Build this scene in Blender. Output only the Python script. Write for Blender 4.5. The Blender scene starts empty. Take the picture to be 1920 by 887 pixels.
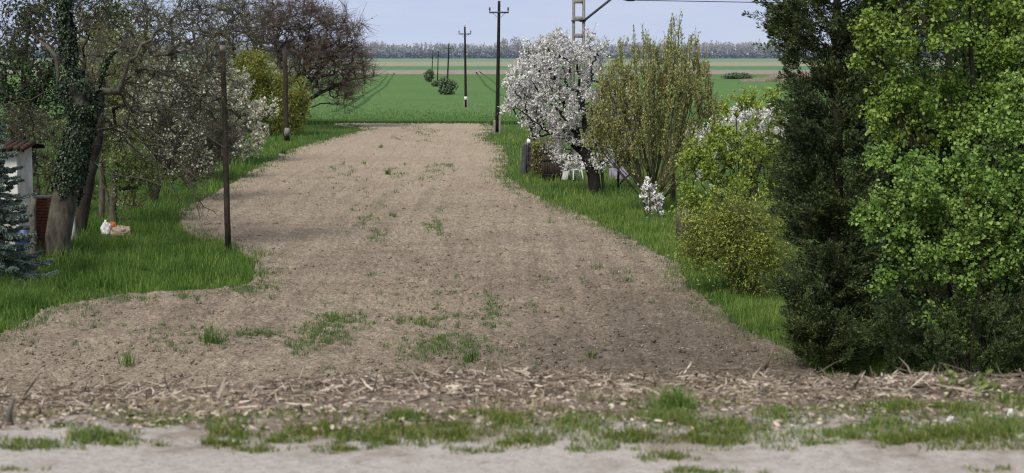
import bpy, math, random
import numpy as np

R = math.radians
scene = bpy.context.scene
col = scene.collection
RNG = np.random.default_rng(7)

# ------------------------------------------------------------------ camera geometry
F = 3090.0            # focal length in pixels of a 1920 wide frame
CAMH = 5.5
PITCH = math.atan(347.5 / F)
CP, SP = math.cos(PITCH), math.sin(PITCH)

def G(y):
    """height of the land along the view: road bank, garden plot, falling fields"""
    y = np.asarray(y, float)
    xs = [-400, 7.0, 8.2, 9.6, 10.4, 12.0, 14.0, 16.0, 17.5, 120, 400, 6000]
    zs = [3.85, 3.85, 3.76, 3.58, 3.30, 2.30, 1.10, 0.25, 0.0, 0.0, -3.0, -3.0]
    return np.interp(y, xs, zs)

_Y = np.geomspace(5.0, 4000.0, 40000)
_GY = G(_Y)

def gp(u, v):
    """pixel -> point on the land"""
    xc = (u - 960.0) / F; yc = (443.5 - v) / F
    dy = CP + yc * SP; s = (-SP + yc * CP) / dy
    k = int(np.argmax(CAMH + _Y * s <= _GY))
    y = _Y[k]
    return np.array([y * xc / dy, y, _GY[k]])

def at(u, v, D):
    xc = (u - 960.0) / F; yc = (443.5 - v) / F
    dy = CP + yc * SP
    return np.array([D * xc / dy, D, CAMH + D * (-SP + yc * CP) / dy])

_VY = {}
def flat(U, V):
    """image position -> point on the level plot behind the bank"""
    xc = (np.asarray(U, float) - 960.0) / F; yc = (443.5 - np.asarray(V, float)) / F
    dy = CP + yc * SP; y = -CAMH * dy / (-SP + yc * CP)
    return np.stack([y * xc / dy, y, G(np.maximum(y, 17.5))], 1)

def gpn(U, V):
    """vectorised pixel -> land (V quantised to a quarter pixel)"""
    U = np.asarray(U, float); V = np.asarray(V, float)
    q = np.round(V * 4).astype(int)
    uq, inv = np.unique(q, return_inverse=True)
    ys = np.array([_VY.setdefault(int(k), gp(960.0, k / 4.0)[1]) for k in uq])
    y = ys[inv]
    # undo the quantisation a little
    y = y * (1 + (RNG.random(len(y)) - .5) * 0.25 / np.maximum(q / 4.0 - 96.0, 4))
    yc = (443.5 - V) / F
    return np.stack([y * (U - 960.0) / F / (CP + yc * SP), y, G(y)], 1)

# ------------------------------------------------------------------ noise
def vnoise(x, y, seed=0):
    xi = np.floor(x).astype(np.int64); yi = np.floor(y).astype(np.int64)
    fx = x - xi; fy = y - yi
    fx = fx * fx * (3 - 2 * fx); fy = fy * fy * (3 - 2 * fy)
    def h(a, b):
        n = (a * 374761393 + b * 668265263 + seed * 974711) & 0x7fffffff
        n = ((n ^ (n >> 13)) * 1274126177) & 0x7fffffff
        return ((n ^ (n >> 16)) & 0xffff) / 65535.0
    a = h(xi, yi); b = h(xi + 1, yi); c = h(xi, yi + 1); d = h(xi + 1, yi + 1)
    return (a * (1 - fx) + b * fx) * (1 - fy) + (c * (1 - fx) + d * fx) * fy

def fbm(x, y, o=4, seed=0):
    s = 0; a = .5; t = 0
    for k in range(o):
        s = s + a * vnoise(x * 2 ** k, y * 2 ** k, seed + k * 17); t += a; a *= .5
    return s / t

def unit(v):
    return v / np.maximum(np.linalg.norm(v, axis=-1, keepdims=True), 1e-9)

def rdir(n, up=0.0):
    v = RNG.normal(size=(n, 3)); v = unit(v)
    v[:, 2] += up
    return unit(v)

# ------------------------------------------------------------------ mesh accumulation
class MB:
    def __init__(s):
        s.V = []; s.n = 0; s.Q = []; s.T = []
    def add(s, V, Q=None, T=None):
        V = np.asarray(V, float).reshape(-1, 3)
        if Q is not None and len(Q): s.Q.append(np.asarray(Q, np.int64).reshape(-1, 4) + s.n)
        if T is not None and len(T): s.T.append(np.asarray(T, np.int64).reshape(-1, 3) + s.n)
        s.V.append(V); s.n += len(V)
        return s
    def tubes(s, P0, P1, R0, R1, D0=None, D1=None, sides=5):
        P0 = np.asarray(P0, float).reshape(-1, 3); P1 = np.asarray(P1, float).reshape(-1, 3); m = len(P0)
        if m == 0: return s
        R0 = np.broadcast_to(np.asarray(R0, float), (m,)); R1 = np.broadcast_to(np.asarray(R1, float), (m,))
        d = unit(P1 - P0)
        D0 = d if D0 is None else D0; D1 = d if D1 is None else D1
        ref = np.array([.31, .87, .38])
        def ring(P, D, r):
            a = unit(np.cross(D, ref)); b = np.cross(D, a)
            t = np.arange(sides) * 2 * math.pi / sides
            return P[:, None] + r[:, None, None] * (a[:, None] * np.cos(t)[None, :, None] + b[:, None] * np.sin(t)[None, :, None])
        V = np.concatenate([ring(P0, D0, R0), ring(P1, D1, R1)], 1)       # m, 2s, 3
        i = np.arange(sides); j = (i + 1) % sides
        q = np.stack([i, j, j + sides, i + sides], 1)
        Q = (np.arange(m) * 2 * sides)[:, None, None] + q[None]
        return s.add(V, Q)
    def leaves(s, P, D, N, L, W, fold=.18, droop=.12):
        P = np.asarray(P, float); m = len(P)
        if m == 0: return s
        L = np.broadcast_to(L, (m,))[:, None]; W = np.broadcast_to(W, (m,))[:, None]
        D = unit(D); S = unit(np.cross(D, N)); N = np.cross(S, D)
        r1 = P + D * .28 * L + S * .48 * W + N * fold * W
        r2 = P + D * .68 * L + S * .40 * W + N * (fold * W - .3 * droop * L)
        t = P + D * L - N * droop * L
        l2 = P + D * .68 * L - S * .40 * W + N * (fold * W - .3 * droop * L)
        l1 = P + D * .28 * L - S * .48 * W + N * fold * W
        V = np.stack([P, r1, r2, t, l2, l1], 1)
        q = np.array([[0, 1, 2, 3], [0, 3, 4, 5]])
        return s.add(V, (np.arange(m) * 6)[:, None, None] + q[None])
    def chips(s, P, D, N, L, W):
        """four-cornered petals or small leaves"""
        P = np.asarray(P, float); m = len(P)
        if m == 0: return s
        L = np.broadcast_to(L, (m,))[:, None]; W = np.broadcast_to(W, (m,))[:, None]
        D = unit(D); S = unit(np.cross(D, N))
        V = np.stack([P - D * L * .5, P + S * W * .5 + D * L * .06, P + D * L * .5, P - S * W * .5 + D * L * .06], 1)
        return s.add(V, (np.arange(m) * 4)[:, None] + np.arange(4)[None])
    def blades(s, P, H, W, lean, up=None):
        """grass blades: a quad and a tip"""
        P = np.asarray(P, float); m = len(P)
        if m == 0: return s
        H = np.broadcast_to(H, (m,))[:, None]; W = np.broadcast_to(W, (m,))[:, None]; lean = np.broadcast_to(lean, (m,))[:, None]
        a = RNG.random(m) * 2 * math.pi
        A = np.stack([np.cos(a), np.sin(a), np.zeros(m)], 1)
        b = RNG.random(m) * math.pi
        S = np.stack([np.cos(b), np.sin(b), np.zeros(m)], 1)
        Z = np.array([0, 0, 1.0])
        M = P + Z * H * .58 * np.sqrt(np.maximum(1 - .3 * lean ** 2, .2)) + A * lean * H * .26
        T = P + Z * H * np.sqrt(np.maximum(1 - .75 * lean ** 2, .12)) + A * lean * H * .85
        V = np.stack([P - S * W * .5, P + S * W * .5, M + S * W * .38, M - S * W * .38, T], 1)
        o = (np.arange(m) * 5)[:, None]
        return s.add(V, o + np.array([0, 1, 2, 3])[None], o + np.array([3, 2, 4])[None])
    def poly(s, pts, rad, sides=8, cap=True):
        """one tube through points"""
        pts = np.asarray(pts, float); n = len(pts); rad = np.broadcast_to(rad, (n,))
        t = unit(np.gradient(pts, axis=0)); ref = np.array([.31, .87, .38])
        a = unit(np.cross(t, ref)); b = np.cross(t, a)
        th = np.arange(sides) * 2 * math.pi / sides
        V = pts[:, None] + rad[:, None, None] * (a[:, None] * np.cos(th)[None, :, None] + b[:, None] * np.sin(th)[None, :, None])
        i = np.arange(sides); j = (i + 1) % sides
        Q = [np.stack([k * sides + i, k * sides + j, (k + 1) * sides + j, (k + 1) * sides + i], 1) for k in range(n - 1)]
        V = V.reshape(-1, 3); T = []
        if cap:
            V = np.vstack([V, pts[0], pts[-1]])
            T = np.concatenate([np.stack([j, i, np.full(sides, n * sides)], 1),
                                np.stack([(n - 1) * sides + i, (n - 1) * sides + j, np.full(sides, n * sides + 1)], 1)])
        return s.add(V, np.concatenate(Q), T)
    def box(s, c, size, rot=None):
        c = np.asarray(c, float); h = np.asarray(size, float) / 2
        V = np.array([[x, y, z] for x in (-1, 1) for y in (-1, 1) for z in (-1, 1)], float) * h
        if rot is not None: V = V @ np.asarray(rot).T
        return s.add(V + c, [[0, 1, 3, 2], [4, 6, 7, 5], [0, 4, 5, 1], [2, 3, 7, 6], [0, 2, 6, 4], [1, 5, 7, 3]])
    def grid(s, X):
        """X: rows, cols, 3"""
        r, c = X.shape[:2]
        i = np.arange(r - 1)[:, None] * c + np.arange(c - 1)[None]
        Q = np.stack([i, i + 1, i + c + 1, i + c], -1).reshape(-1, 4)
        return s.add(X.reshape(-1, 3), Q)
    def build(s, name, mat, parent=None, smooth=False, bevel=0):
        V = np.concatenate(s.V) if s.V else np.zeros((0, 3))
        if parent is not None: V = V - np.array(world_loc(parent))
        Q = np.concatenate(s.Q) if s.Q else np.zeros((0, 4), np.int64)
        T = np.concatenate(s.T) if s.T else np.zeros((0, 3), np.int64)
        me = bpy.data.meshes.new(name)
        me.vertices.add(len(V)); me.vertices.foreach_set('co', V.astype(np.float32).ravel())
        loops = np.concatenate([Q.ravel(), T.ravel()]); nq, nt = len(Q), len(T)
        me.loops.add(len(loops)); me.loops.foreach_set('vertex_index', loops.astype(np.int32))
        me.polygons.add(nq + nt)
        st = np.concatenate([np.arange(nq) * 4, nq * 4 + np.arange(nt) * 3]).astype(np.int32)
        me.polygons.foreach_set('loop_start', st)
        if smooth: me.polygons.foreach_set('use_smooth', np.ones(nq + nt, bool))
        me.materials.append(mat); me.update(calc_edges=True); me.validate()
        o = bpy.data.objects.new(name, me); col.objects.link(o)
        if parent is not None: o.parent = parent
        if bevel:
            b = o.modifiers.new('bevel', 'BEVEL'); b.width = bevel; b.segments = 2
        return o

def world_loc(o):
    l = np.array(o.location); p = o.parent
    while p is not None:
        l = l + np.array(p.location); p = p.parent
    return l

def tag(o, label=None, cat=None, group=None, kind=None):
    if label: o['label'] = label
    if cat: o['category'] = cat
    if group: o['group'] = group
    if kind: o['kind'] = kind
    return o

def thing(name, label, cat, loc, group=None, kind=None):
    o = bpy.data.objects.new(name, None); col.objects.link(o)
    o.location = [float(a) for a in loc]; o.empty_display_size = .3
    return tag(o, label, cat, group, kind)

def copy_tree(o, parent=None):
    c = o.copy(); col.objects.link(c)
    if parent is not None: c.parent = parent
    for ch in list(o.children): copy_tree(ch, c)
    return c

# ------------------------------------------------------------------ materials
def nt(name):
    m = bpy.data.materials.new(name); m.use_nodes = True
    t = m.node_tree; t.nodes.clear()
    return m, t
def N(t, typ, **kw):
    n = t.nodes.new(typ)
    for k, v in kw.items():
        if k in n.inputs.keys(): n.inputs[k].default_value = v
        else: setattr(n, k, v)
    return n
def ramp(t, fac, stops, interp='LINEAR'):
    r = t.nodes.new('ShaderNodeValToRGB'); r.color_ramp.interpolation = interp
    e = r.color_ramp.elements
    while len(e) < len(stops): e.new(.5)
    for k, (p, c) in enumerate(stops):
        e[k].position = p; e[k].color = (*c, 1)
    t.links.new(fac, r.inputs['Fac'])
    return r.outputs['Color']
def noise(t, vec, scale, detail=4, rough=.55):
    n = N(t, 'ShaderNodeTexNoise', Scale=scale, Detail=detail, Roughness=rough)
    t.links.new(vec, n.inputs['Vector']); return n.outputs['Fac']
def mixc(t, fac, a, b, mode='MIX'):
    n = t.nodes.new('ShaderNodeMix'); n.data_type = 'RGBA'; n.blend_type = mode
    for sock, v in ((n.inputs[0], fac), (n.inputs[6], a), (n.inputs[7], b)):
        if isinstance(v, (int, float)): sock.default_value = v
        elif isinstance(v, tuple): sock.default_value = (*v, 1)
        else: t.links.new(v, sock)
    return n.outputs[2]
def pos(t):
    return N(t, 'ShaderNodeNewGeometry').outputs['Position']
def scalev(t, vec, s):
    n = t.nodes.new('ShaderNodeVectorMath'); n.operation = 'MULTIPLY'; n.inputs[1].default_value = s
    t.links.new(vec, n.inputs[0]); return n.outputs[0]
def finish(t, color, rough=.8, bump=None, bstr=.5, bdist=.02, spec=.2, metal=0):
    p = N(t, 'ShaderNodeBsdfPrincipled', Roughness=rough, Metallic=metal)
    p.inputs['Specular IOR Level'].default_value = spec
    if isinstance(color, tuple): p.inputs['Base Color'].default_value = (*color, 1)
    else: t.links.new(color, p.inputs['Base Color'])
    if bump is not None:
        b = N(t, 'ShaderNodeBump', Strength=bstr, Distance=bdist)
        t.links.new(bump, b.inputs['Height']); t.links.new(b.outputs[0], p.inputs['Normal'])
    o = t.nodes.new('ShaderNodeOutputMaterial'); t.links.new(p.outputs[0], o.inputs[0])
    return p, o

def leafmat(name, stops, trans=.3, rough=.55, spec=.25, patch=None):
    """each leaf takes its own shade; patches of the crown drift in hue"""
    m, t = nt(name)
    g = N(t, 'ShaderNodeNewGeometry')
    c = ramp(t, g.outputs['Random Per Island'], stops)
    if patch:
        n = noise(t, g.outputs['Position'], patch[0], 3)
        c = mixc(t, ramp(t, n, [(.35, (0, 0, 0)), (.65, (1, 1, 1))]), c, mixc(t, 1.0, c, patch[1], 'MULTIPLY'))
    p = N(t, 'ShaderNodeBsdfPrincipled', Roughness=rough); p.inputs['Specular IOR Level'].default_value = spec
    t.links.new(c, p.inputs['Base Color'])
    tr = t.nodes.new('ShaderNodeBsdfTranslucent'); t.links.new(c, tr.inputs['Color'])
    mx = N(t, 'ShaderNodeMixShader'); mx.inputs[0].default_value = trans
    t.links.new(p.outputs[0], mx.inputs[1]); t.links.new(tr.outputs[0], mx.inputs[2])
    o = t.nodes.new('ShaderNodeOutputMaterial'); t.links.new(mx.outputs[0], o.inputs[0])
    return m

def barkmat(name, a, b, scale=9, bstr=.6, bdist=.02):
    m, t = nt(name); p = pos(t)
    n = noise(t, scalev(t, p, (1, 1, .25)), scale, 5, .65)
    n2 = noise(t, p, 1.7, 3)
    c = ramp(t, n, [(.3, a), (.7, b)])
    c = mixc(t, n2, c, mixc(t, 1.0, c, (.62, .68, .55), 'MULTIPLY'))
    finish(t, c, .9, n, bstr, bdist, .1)
    return m

def plain(name, a, b, scale=12, rough=.7, spec=.2, bstr=.15, metal=0, bdist=.01):
    m, t = nt(name); p = pos(t)
    n = noise(t, p, scale, 5, .6)
    finish(t, ramp(t, n, [(.3, a), (.72, b)]), rough, n, bstr, bdist, spec, metal)
    return m

M = {}
M['bark_grey'] = barkmat('bark_grey', (.05, .043, .037), (.17, .15, .13), 11)
M['bark_dark'] = barkmat('bark_dark', (.018, .015, .013), (.06, .05, .043), 9)
M['twig_grey'] = barkmat('twig_grey', (.07, .062, .056), (.18, .16, .145), 7)
M['twig_dark'] = barkmat('twig_dark', (.035, .03, .028), (.11, .098, .09), 7)
M['twig_red'] = barkmat('twig_red', (.10, .075, .07), (.19, .145, .13), 7)
M['bark_olive'] = barkmat('bark_olive', (.08, .074, .048), (.19, .175, .11), 9)
M['old_wood'] = barkmat('old_wood', (.06, .053, .047), (.2, .18, .16), 14)
M['dark_wood'] = barkmat('dark_wood', (.028, .022, .018), (.075, .06, .05), 14)
M['black_wood'] = barkmat('black_wood', (.012, .011, .011), (.035, .03, .028), 14, .3)
M['bud'] = leafmat('bud', [(0, (.08, .09, .025)), (.6, (.17, .19, .05)), (1, (.32, .33, .11))], .25)
M['bud_dark'] = leafmat('bud_dark', [(0, (.05, .04, .032)), (.7, (.1, .075, .055)), (1, (.17, .13, .075))], .2)
M['ivy'] = leafmat('ivy', [(0, (.006, .014, .006)), (.6, (.016, .036, .012)), (1, (.04, .075, .025))], .15, .4, .4)
M['spruce'] = leafmat('spruce', [(0, (.09, .13, .105)), (.6, (.19, .25, .21)), (1, (.34, .40, .35))], .1, .6)
M['pale_leaf'] = leafmat('pale_leaf', [(0, (.11, .14, .04)), (.6, (.22, .27, .09)), (1, (.42, .45, .24))], .35)
M['blossom'] = leafmat('blossom', [(0, (.48, .47, .43)), (.35, (.76, .75, .72)), (1, (.9, .89, .88))], .3, .6)
M['blossom_dim'] = leafmat('blossom_dim', [(0, (.3, .31, .2)), (.5, (.62, .62, .48)), (1, (.85, .84, .73))], .3, .6)
M['olive_leaf'] = leafmat('olive_leaf', [(0, (.19, .195, .06)), (.6, (.35, .35, .135)), (1, (.55, .54, .26))], .3, .6, .2, (.5, (.85, .92, .8)))
M['willow_leaf'] = leafmat('willow_leaf', [(0, (.11, .125, .02)), (.6, (.23, .24, .05)), (1, (.42, .42, .13))], .3, .6, .2, (.5, (.7, .78, .7)))
M['lime_leaf'] = leafmat('lime_leaf', [(0, (.13, .19, .025)), (.5, (.27, .36, .05)), (1, (.48, .55, .13))], .35, .55, .25, (.8, (.75, .85, .8)))
M['hazel_leaf'] = leafmat('hazel_leaf', [(0, (.07, .135, .026)), (.5, (.20, .325, .066)), (1, (.38, .50, .14))], .33, .5, .3, (.7, (.72, .82, .7)))
M['hazel_leaf_warm'] = leafmat('hazel_leaf_warm', [(0, (.085, .145, .024)), (.5, (.22, .325, .055)), (1, (.40, .49, .12))], .33, .5, .3, (.7, (.68, .84, .75)))
M['broom_leaf'] = leafmat('broom_leaf', [(0, (.14, .18, .028)), (.6, (.31, .36, .06)), (1, (.62, .63, .16))], .3, .6, .2, (1.1, (.62, .72, .8)))
M['cypress_leaf'] = leafmat('cypress_leaf', [(0, (.022, .037, .017)), (.6, (.057, .086, .037)), (1, (.12, .155, .07))], .15, .7, .15, (.8, (1.35, 1.25, 1.0)))
M['evergreen_leaf'] = leafmat('evergreen_leaf', [(0, (.014, .028, .012)), (.6, (.035, .062, .022)), (1, (.07, .11, .04))], .15, .6, .2)
M['far_bush'] = leafmat('far_bush', [(0, (.07, .11, .06)), (.6, (.12, .175, .10)), (1, (.19, .24, .15))], .2, .7)  # greens lightened, distance haze painted into the leaf colour
M['grass'] = leafmat('grass', [(0, (.06, .12, .02)), (.5, (.135, .235, .036)), (1, (.28, .37, .09))], .33, .55, .25, (.55, (.42, .58, .55)))
M['grass_bright'] = leafmat('grass_bright', [(0, (.085, .15, .028)), (.5, (.175, .275, .048)), (1, (.34, .41, .12))], .33, .55, .25, (.5, (.5, .64, .56)))
M['verge_grass'] = leafmat('verge_grass', [(0, (.06, .11, .028)), (.45, (.125, .2, .045)), (.85, (.22, .28, .075)), (1, (.4, .36, .2))], .3, .6, .2, (2.2, (.9, .8, .6)))
M['weed'] = leafmat('weed', [(0, (.05, .1, .025)), (.5, (.1, .165, .05)), (1, (.2, .25, .1))], .25, .6)
M['wheat'] = leafmat('wheat', [(0, (.055, .115, .026)), (.5, (.095, .185, .044)), (1, (.15, .25, .075))], .25, .6)
M['reed'] = leafmat('reed', [(0, (.25, .2, .16)), (.6, (.38, .31, .26)), (1, (.5, .43, .36))], .2, .7)
M['litter'] = leafmat('litter', [(0, (.05, .04, .033)), (.32, (.2, .16, .125)), (.7, (.41, .335, .265)), (1, (.66, .58, .49))], .1, .8, .1)
M['straw'] = leafmat('straw', [(0, (.19, .145, .11)), (.6, (.33, .27, .21)), (1, (.5, .43, .34))], .1, .8, .1)
M['forest'] = None
M['concrete'] = plain('concrete', (.15, .142, .13), (.29, .275, .25), 9, .9, .1, .4)
M['insulator'] = plain('insulator', (.55, .55, .52), (.75, .75, .73), 20, .3, .5)
M['insulator_dark'] = plain('insulator_dark', (.03, .025, .022), (.07, .06, .055), 20, .35, .5)
M['steel_dark'] = plain('steel_dark', (.03, .032, .038), (.07, .075, .085), 15, .6, .3)
M['white_wall'] = plain('white_wall', (.42, .40, .36), (.82, .80, .77), 2.5, .9, .1, .3)
M['roof_tile'] = plain('roof_tile', (.035, .024, .02), (.08, .05, .04), 7, .85, .1, .5)
M['blue_plastic'] = plain('blue_plastic', (.015, .03, .10), (.03, .055, .17), 6, .45, .4)
M['dark_plastic'] = plain('dark_plastic', (.012, .013, .018), (.03, .032, .04), 6, .5, .4)
M['brick'] = plain('brick', (.12, .045, .032), (.22, .085, .06), 12, .9, .1, .5)
M['white_paint'] = plain('white_paint', (.5, .5, .49), (.75, .75, .73), 7, .7, .2)
M['white_plastic'] = plain('white_plastic', (.55, .54, .55), (.8, .79, .79), 4, .5, .4)
M['black_sheet'] = plain('black_sheet', (.015, .015, .018), (.09, .09, .10), 5, .4, .5, .4)
M['purple_sheet'] = plain('purple_sheet', (.16, .13, .24), (.38, .34, .48), 4, .6, .3, .4)
M['orange_cloth'] = plain('orange_cloth', (.35, .1, .03), (.6, .22, .07), 9, .8, .2)
M['tan_cloth'] = plain('tan_cloth', (.3, .22, .16), (.5, .4, .32), 9, .8, .2)

# soil: crumbly tilled earth
m, t = nt('tilled_soil'); p = pos(t)
nb = noise(t, p, .16, 3); nm = noise(t, p, 1.1, 4); nf = noise(t, p, 13, 6, .7); ns = noise(t, scalev(t, p, (1, .6, 1)), 34, 3, .7)
c = ramp(t, nf, [(.28, (.085, .066, .05)), (.46, (.2, .155, .118)), (.6, (.275, .218, .165)), (.76, (.42, .345, .265))])
c = mixc(t, ramp(t, nb, [(.4, (0, 0, 0)), (.62, (1, 1, 1))]), c, mixc(t, 1.0, c, (.84, .83, .84), 'MULTIPLY'))
c = mixc(t, ramp(t, nm, [(.42, (0, 0, 0)), (.66, (1, 1, 1))]), c, mixc(t, 1.0, c, (.8, .8, .78), 'MULTIPLY'))
c = mixc(t, ramp(t, ns, [(.6, (0, 0, 0)), (.72, (.5, .5, .5))]), c, (.45, .385, .31))
# soil colour gets darker towards the near right
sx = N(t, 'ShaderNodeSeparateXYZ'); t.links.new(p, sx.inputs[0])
def mr(t, v, a, b, lo=0., hi=1.):
    n = N(t, 'ShaderNodeMapRange'); n.inputs[1].default_value = a; n.inputs[2].default_value = b
    n.inputs[3].default_value = lo; n.inputs[4].default_value = hi; n.interpolation_type = 'SMOOTHSTEP'
    t.links.new(v, n.inputs[0]); return n.outputs[0]
def mul(t, a, b, op='MULTIPLY'):
    n = t.nodes.new('ShaderNodeMath'); n.operation = op
    for k, v in enumerate((a, b)):
        if isinstance(v, (int, float)): n.inputs[k].default_value = v
        else: t.links.new(v, n.inputs[k])
    return n.outputs[0]
near_dark = mul(t, mr(t, sx.outputs[0], -3.0, 3.0), mr(t, sx.outputs[1], 46, 28))
c = mixc(t, mul(t, near_dark, .9), c, mixc(t, 1.0, c, (.55, .55, .57), 'MULTIPLY'))
hl = noise(t, scalev(t, p, (2.6, .07, 1)), 1.0, 3, .6)
c = mixc(t, ramp(t, hl, [(.42, (0, 0, 0)), (.62, (.8, .8, .8))]), c, mixc(t, 1.0, c, (.78, .785, .79), 'MULTIPLY'))
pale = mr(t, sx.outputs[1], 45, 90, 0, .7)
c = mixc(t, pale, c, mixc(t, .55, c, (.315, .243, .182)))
c = mixc(t, 1.0, c, (1.42, 1.50, 1.52), 'MULTIPLY')
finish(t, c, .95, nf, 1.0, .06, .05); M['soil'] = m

# sandy road shoulder and leaf-strewn bank
m, t = nt('bank_soil'); p = pos(t)
sx = N(t, 'ShaderNodeSeparateXYZ'); t.links.new(p, sx.inputs[0])
n1 = noise(t, p, 2.2, 5, .6); n2 = noise(t, p, 22, 5, .7); n3 = noise(t, p, 70, 3, .6)
sand = ramp(t, n2, [(.25, (.22, .195, .17)), (.45, (.37, .338, .31)), (.8, (.48, .445, .415))])
sand = mixc(t, ramp(t, n3, [(.56, (0, 0, 0)), (.68, (.75, .75, .75))]), sand, (.17, .145, .12))
sand = mixc(t, ramp(t, n1, [(.5, (0, 0, 0)), (.66, (.6, .6, .6))]), sand, (.21, .18, .15))
dirt = ramp(t, n2, [(.3, (.085, .068, .052)), (.52, (.22, .18, .145)), (.75, (.37, .315, .255))])
ed = mul(t, sx.outputs[1], mul(t, mul(t, n1, -.5, 'ADD'), 3.6), 'ADD')
c = mixc(t, mr(t, ed, 6.85, 7.75), sand, dirt)
finish(t, c, .95, n2, .8, .02, .05); M['bank'] = m

# grass-covered ground under the blades
m, t = nt('turf'); p = pos(t)
n1 = noise(t, p, .35, 4); n2 = noise(t, p, 5, 5, .7)
c = ramp(t, n2, [(.3, (.022, .042, .012)), (.55, (.055, .1, .024)), (.75, (.1, .15, .045))])
c = mixc(t, ramp(t, n1, [(.4, (0, 0, 0)), (.7, (1, 1, 1))]), c, mixc(t, 1.0, c, (1.25, 1.15, 1.1), 'MULTIPLY'))
finish(t, c, .95, n2, 1.0, .08, .05); M['turf'] = m

def fieldmat(name, a, b, hue=(1.15, 1.05, 1.3), s=.02, fine=2.5):
    m, t = nt(name); p = pos(t)
    n1 = noise(t, scalev(t, p, (1, .35, 1)), s, 4); n2 = noise(t, scalev(t, p, (1, .25, 1)), fine, 4, .7)
    c = ramp(t, n2, [(.3, a), (.7, b)])
    c = mixc(t, ramp(t, n1, [(.4, (0, 0, 0)), (.65, (1, 1, 1))]), c, mixc(t, 1.0, c, hue, 'MULTIPLY'))
    finish(t, c, .95, n2, .6, .12, .05)
    return m
M['wheat_ground'] = fieldmat('wheat_ground', (.066, .135, .040), (.102, .182, .060), (1.16, 1.06, 1.1), .03, 1.6)
M['tram'] = fieldmat('tram', (.035, .08, .024), (.06, .12, .036))
M['plough_far'] = fieldmat('plough_far', (.21, .185, .16), (.28, .245, .215), (1.1, 1.05, .98), .006, .3)
M['green_far'] = fieldmat('green_far', (.075, .165, .08), (.105, .205, .1), (1.1, 1.02, 1.1), .006, .3)
M['stubble_far'] = fieldmat('stubble_far', (.235, .225, .16), (.3, .275, .2), (.85, 1.0, .95), .005, .3)
M['pale_far'] = fieldmat('pale_far', (.14, .21, .14), (.18, .245, .17), (1.1, 1.05, 1.0), .004, .3)

# wood on the horizon, distance haze painted in: bluish undergrowth, greyer budding crowns
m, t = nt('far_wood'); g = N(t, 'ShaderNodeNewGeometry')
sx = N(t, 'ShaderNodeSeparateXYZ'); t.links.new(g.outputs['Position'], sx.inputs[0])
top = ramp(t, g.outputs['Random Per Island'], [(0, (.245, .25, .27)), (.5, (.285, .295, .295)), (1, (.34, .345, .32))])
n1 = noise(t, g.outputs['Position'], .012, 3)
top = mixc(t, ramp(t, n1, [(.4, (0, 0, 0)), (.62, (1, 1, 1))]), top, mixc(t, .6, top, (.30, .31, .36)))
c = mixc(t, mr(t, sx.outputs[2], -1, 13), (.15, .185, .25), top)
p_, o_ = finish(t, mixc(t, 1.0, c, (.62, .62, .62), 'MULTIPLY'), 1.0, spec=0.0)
t.links.new(c, p_.inputs['Emission Color']); p_.inputs['Emission Strength'].default_value = .30      # faint glow imitates the sunlit haze between here and there
M['forest'] = m

# ------------------------------------------------------------------ world, sun, camera
w = bpy.data.worlds.new('World'); scene.world = w; w.use_nodes = True
t = w.node_tree; t.nodes.clear()
SUN_EL, SUN_AZ = 47.0, 210.0          # azimuth clockwise from +Y: from the left, a little behind the camera
sky = t.nodes.new('ShaderNodeTexSky'); sky.sky_type = 'NISHITA'; sky.sun_disc = False
sky.sun_elevation = R(SUN_EL); sky.sun_rotation = R(SUN_AZ); sky.air_density = 1.2; sky.dust_density = 2.5; sky.ozone_density = 2.0
b1 = N(t, 'ShaderNodeBackground', Strength=.1); t.links.new(sky.outputs[0], b1.inputs[0])
tc = t.nodes.new('ShaderNodeTexCoord'); sx = t.nodes.new('ShaderNodeSeparateXYZ'); t.links.new(tc.outputs['Generated'], sx.inputs[0])
veil = ramp(t, sx.outputs[2], [(0.0, (.60, .68, .86)), (.03, (.50, .585, .83)), (.35, (.62, .66, .76)), (1, (.68, .70, .74))])
cn = N(t, 'ShaderNodeTexNoise', Scale=9.0, Detail=4.0); t.links.new(scalev(t, tc.outputs['Generated'], (1, 1, 7)), cn.inputs['Vector'])
veil = mixc(t, mul(t, ramp(t, cn.outputs['Fac'], [(.4, (0, 0, 0)), (.7, (1, 1, 1))]), .35), veil, (.66, .72, .86))
b2 = N(t, 'ShaderNodeBackground', Strength=1.16); t.links.new(veil, b2.inputs[0])
mx = N(t, 'ShaderNodeMixShader'); mx.inputs[0].default_value = .8
t.links.new(b1.outputs[0], mx.inputs[1]); t.links.new(b2.outputs[0], mx.inputs[2])
o = t.nodes.new('ShaderNodeOutputWorld'); t.links.new(mx.outputs[0], o.inputs[0])

sl = bpy.data.lights.new('sun', 'SUN'); sl.energy = 3.4; sl.angle = R(20); sl.color = (1, .93, .83)
so = bpy.data.objects.new('sun', sl); col.objects.link(so)
so.rotation_euler = (R(90 - SUN_EL), 0, R(180 - SUN_AZ))

cam = bpy.data.cameras.new('camera'); co = bpy.data.objects.new('camera', cam); col.objects.link(co)
co.location = (0, 0, CAMH); co.rotation_euler = (R(90) - PITCH, 0, 0)
cam.sensor_width = 36; cam.lens = 36 * F / 1920; cam.clip_start = .1; cam.clip_end = 8000
cam.dof.use_dof = True; cam.dof.focus_distance = 42; cam.dof.aperture_fstop = 4.2
scene.camera = co
scene.view_settings.view_transform = 'Standard'; scene.view_settings.look = 'None'; scene.view_settings.exposure = 0
scene.render.engine = 'CYCLES'
scene.cycles.use_denoising = True; scene.cycles.filter_width = 1.2
scene.cycles.max_bounces = 6; scene.cycles.diffuse_bounces = 3; scene.cycles.transmission_bounces = 3; scene.cycles.transparent_max_bounces = 4

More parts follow.
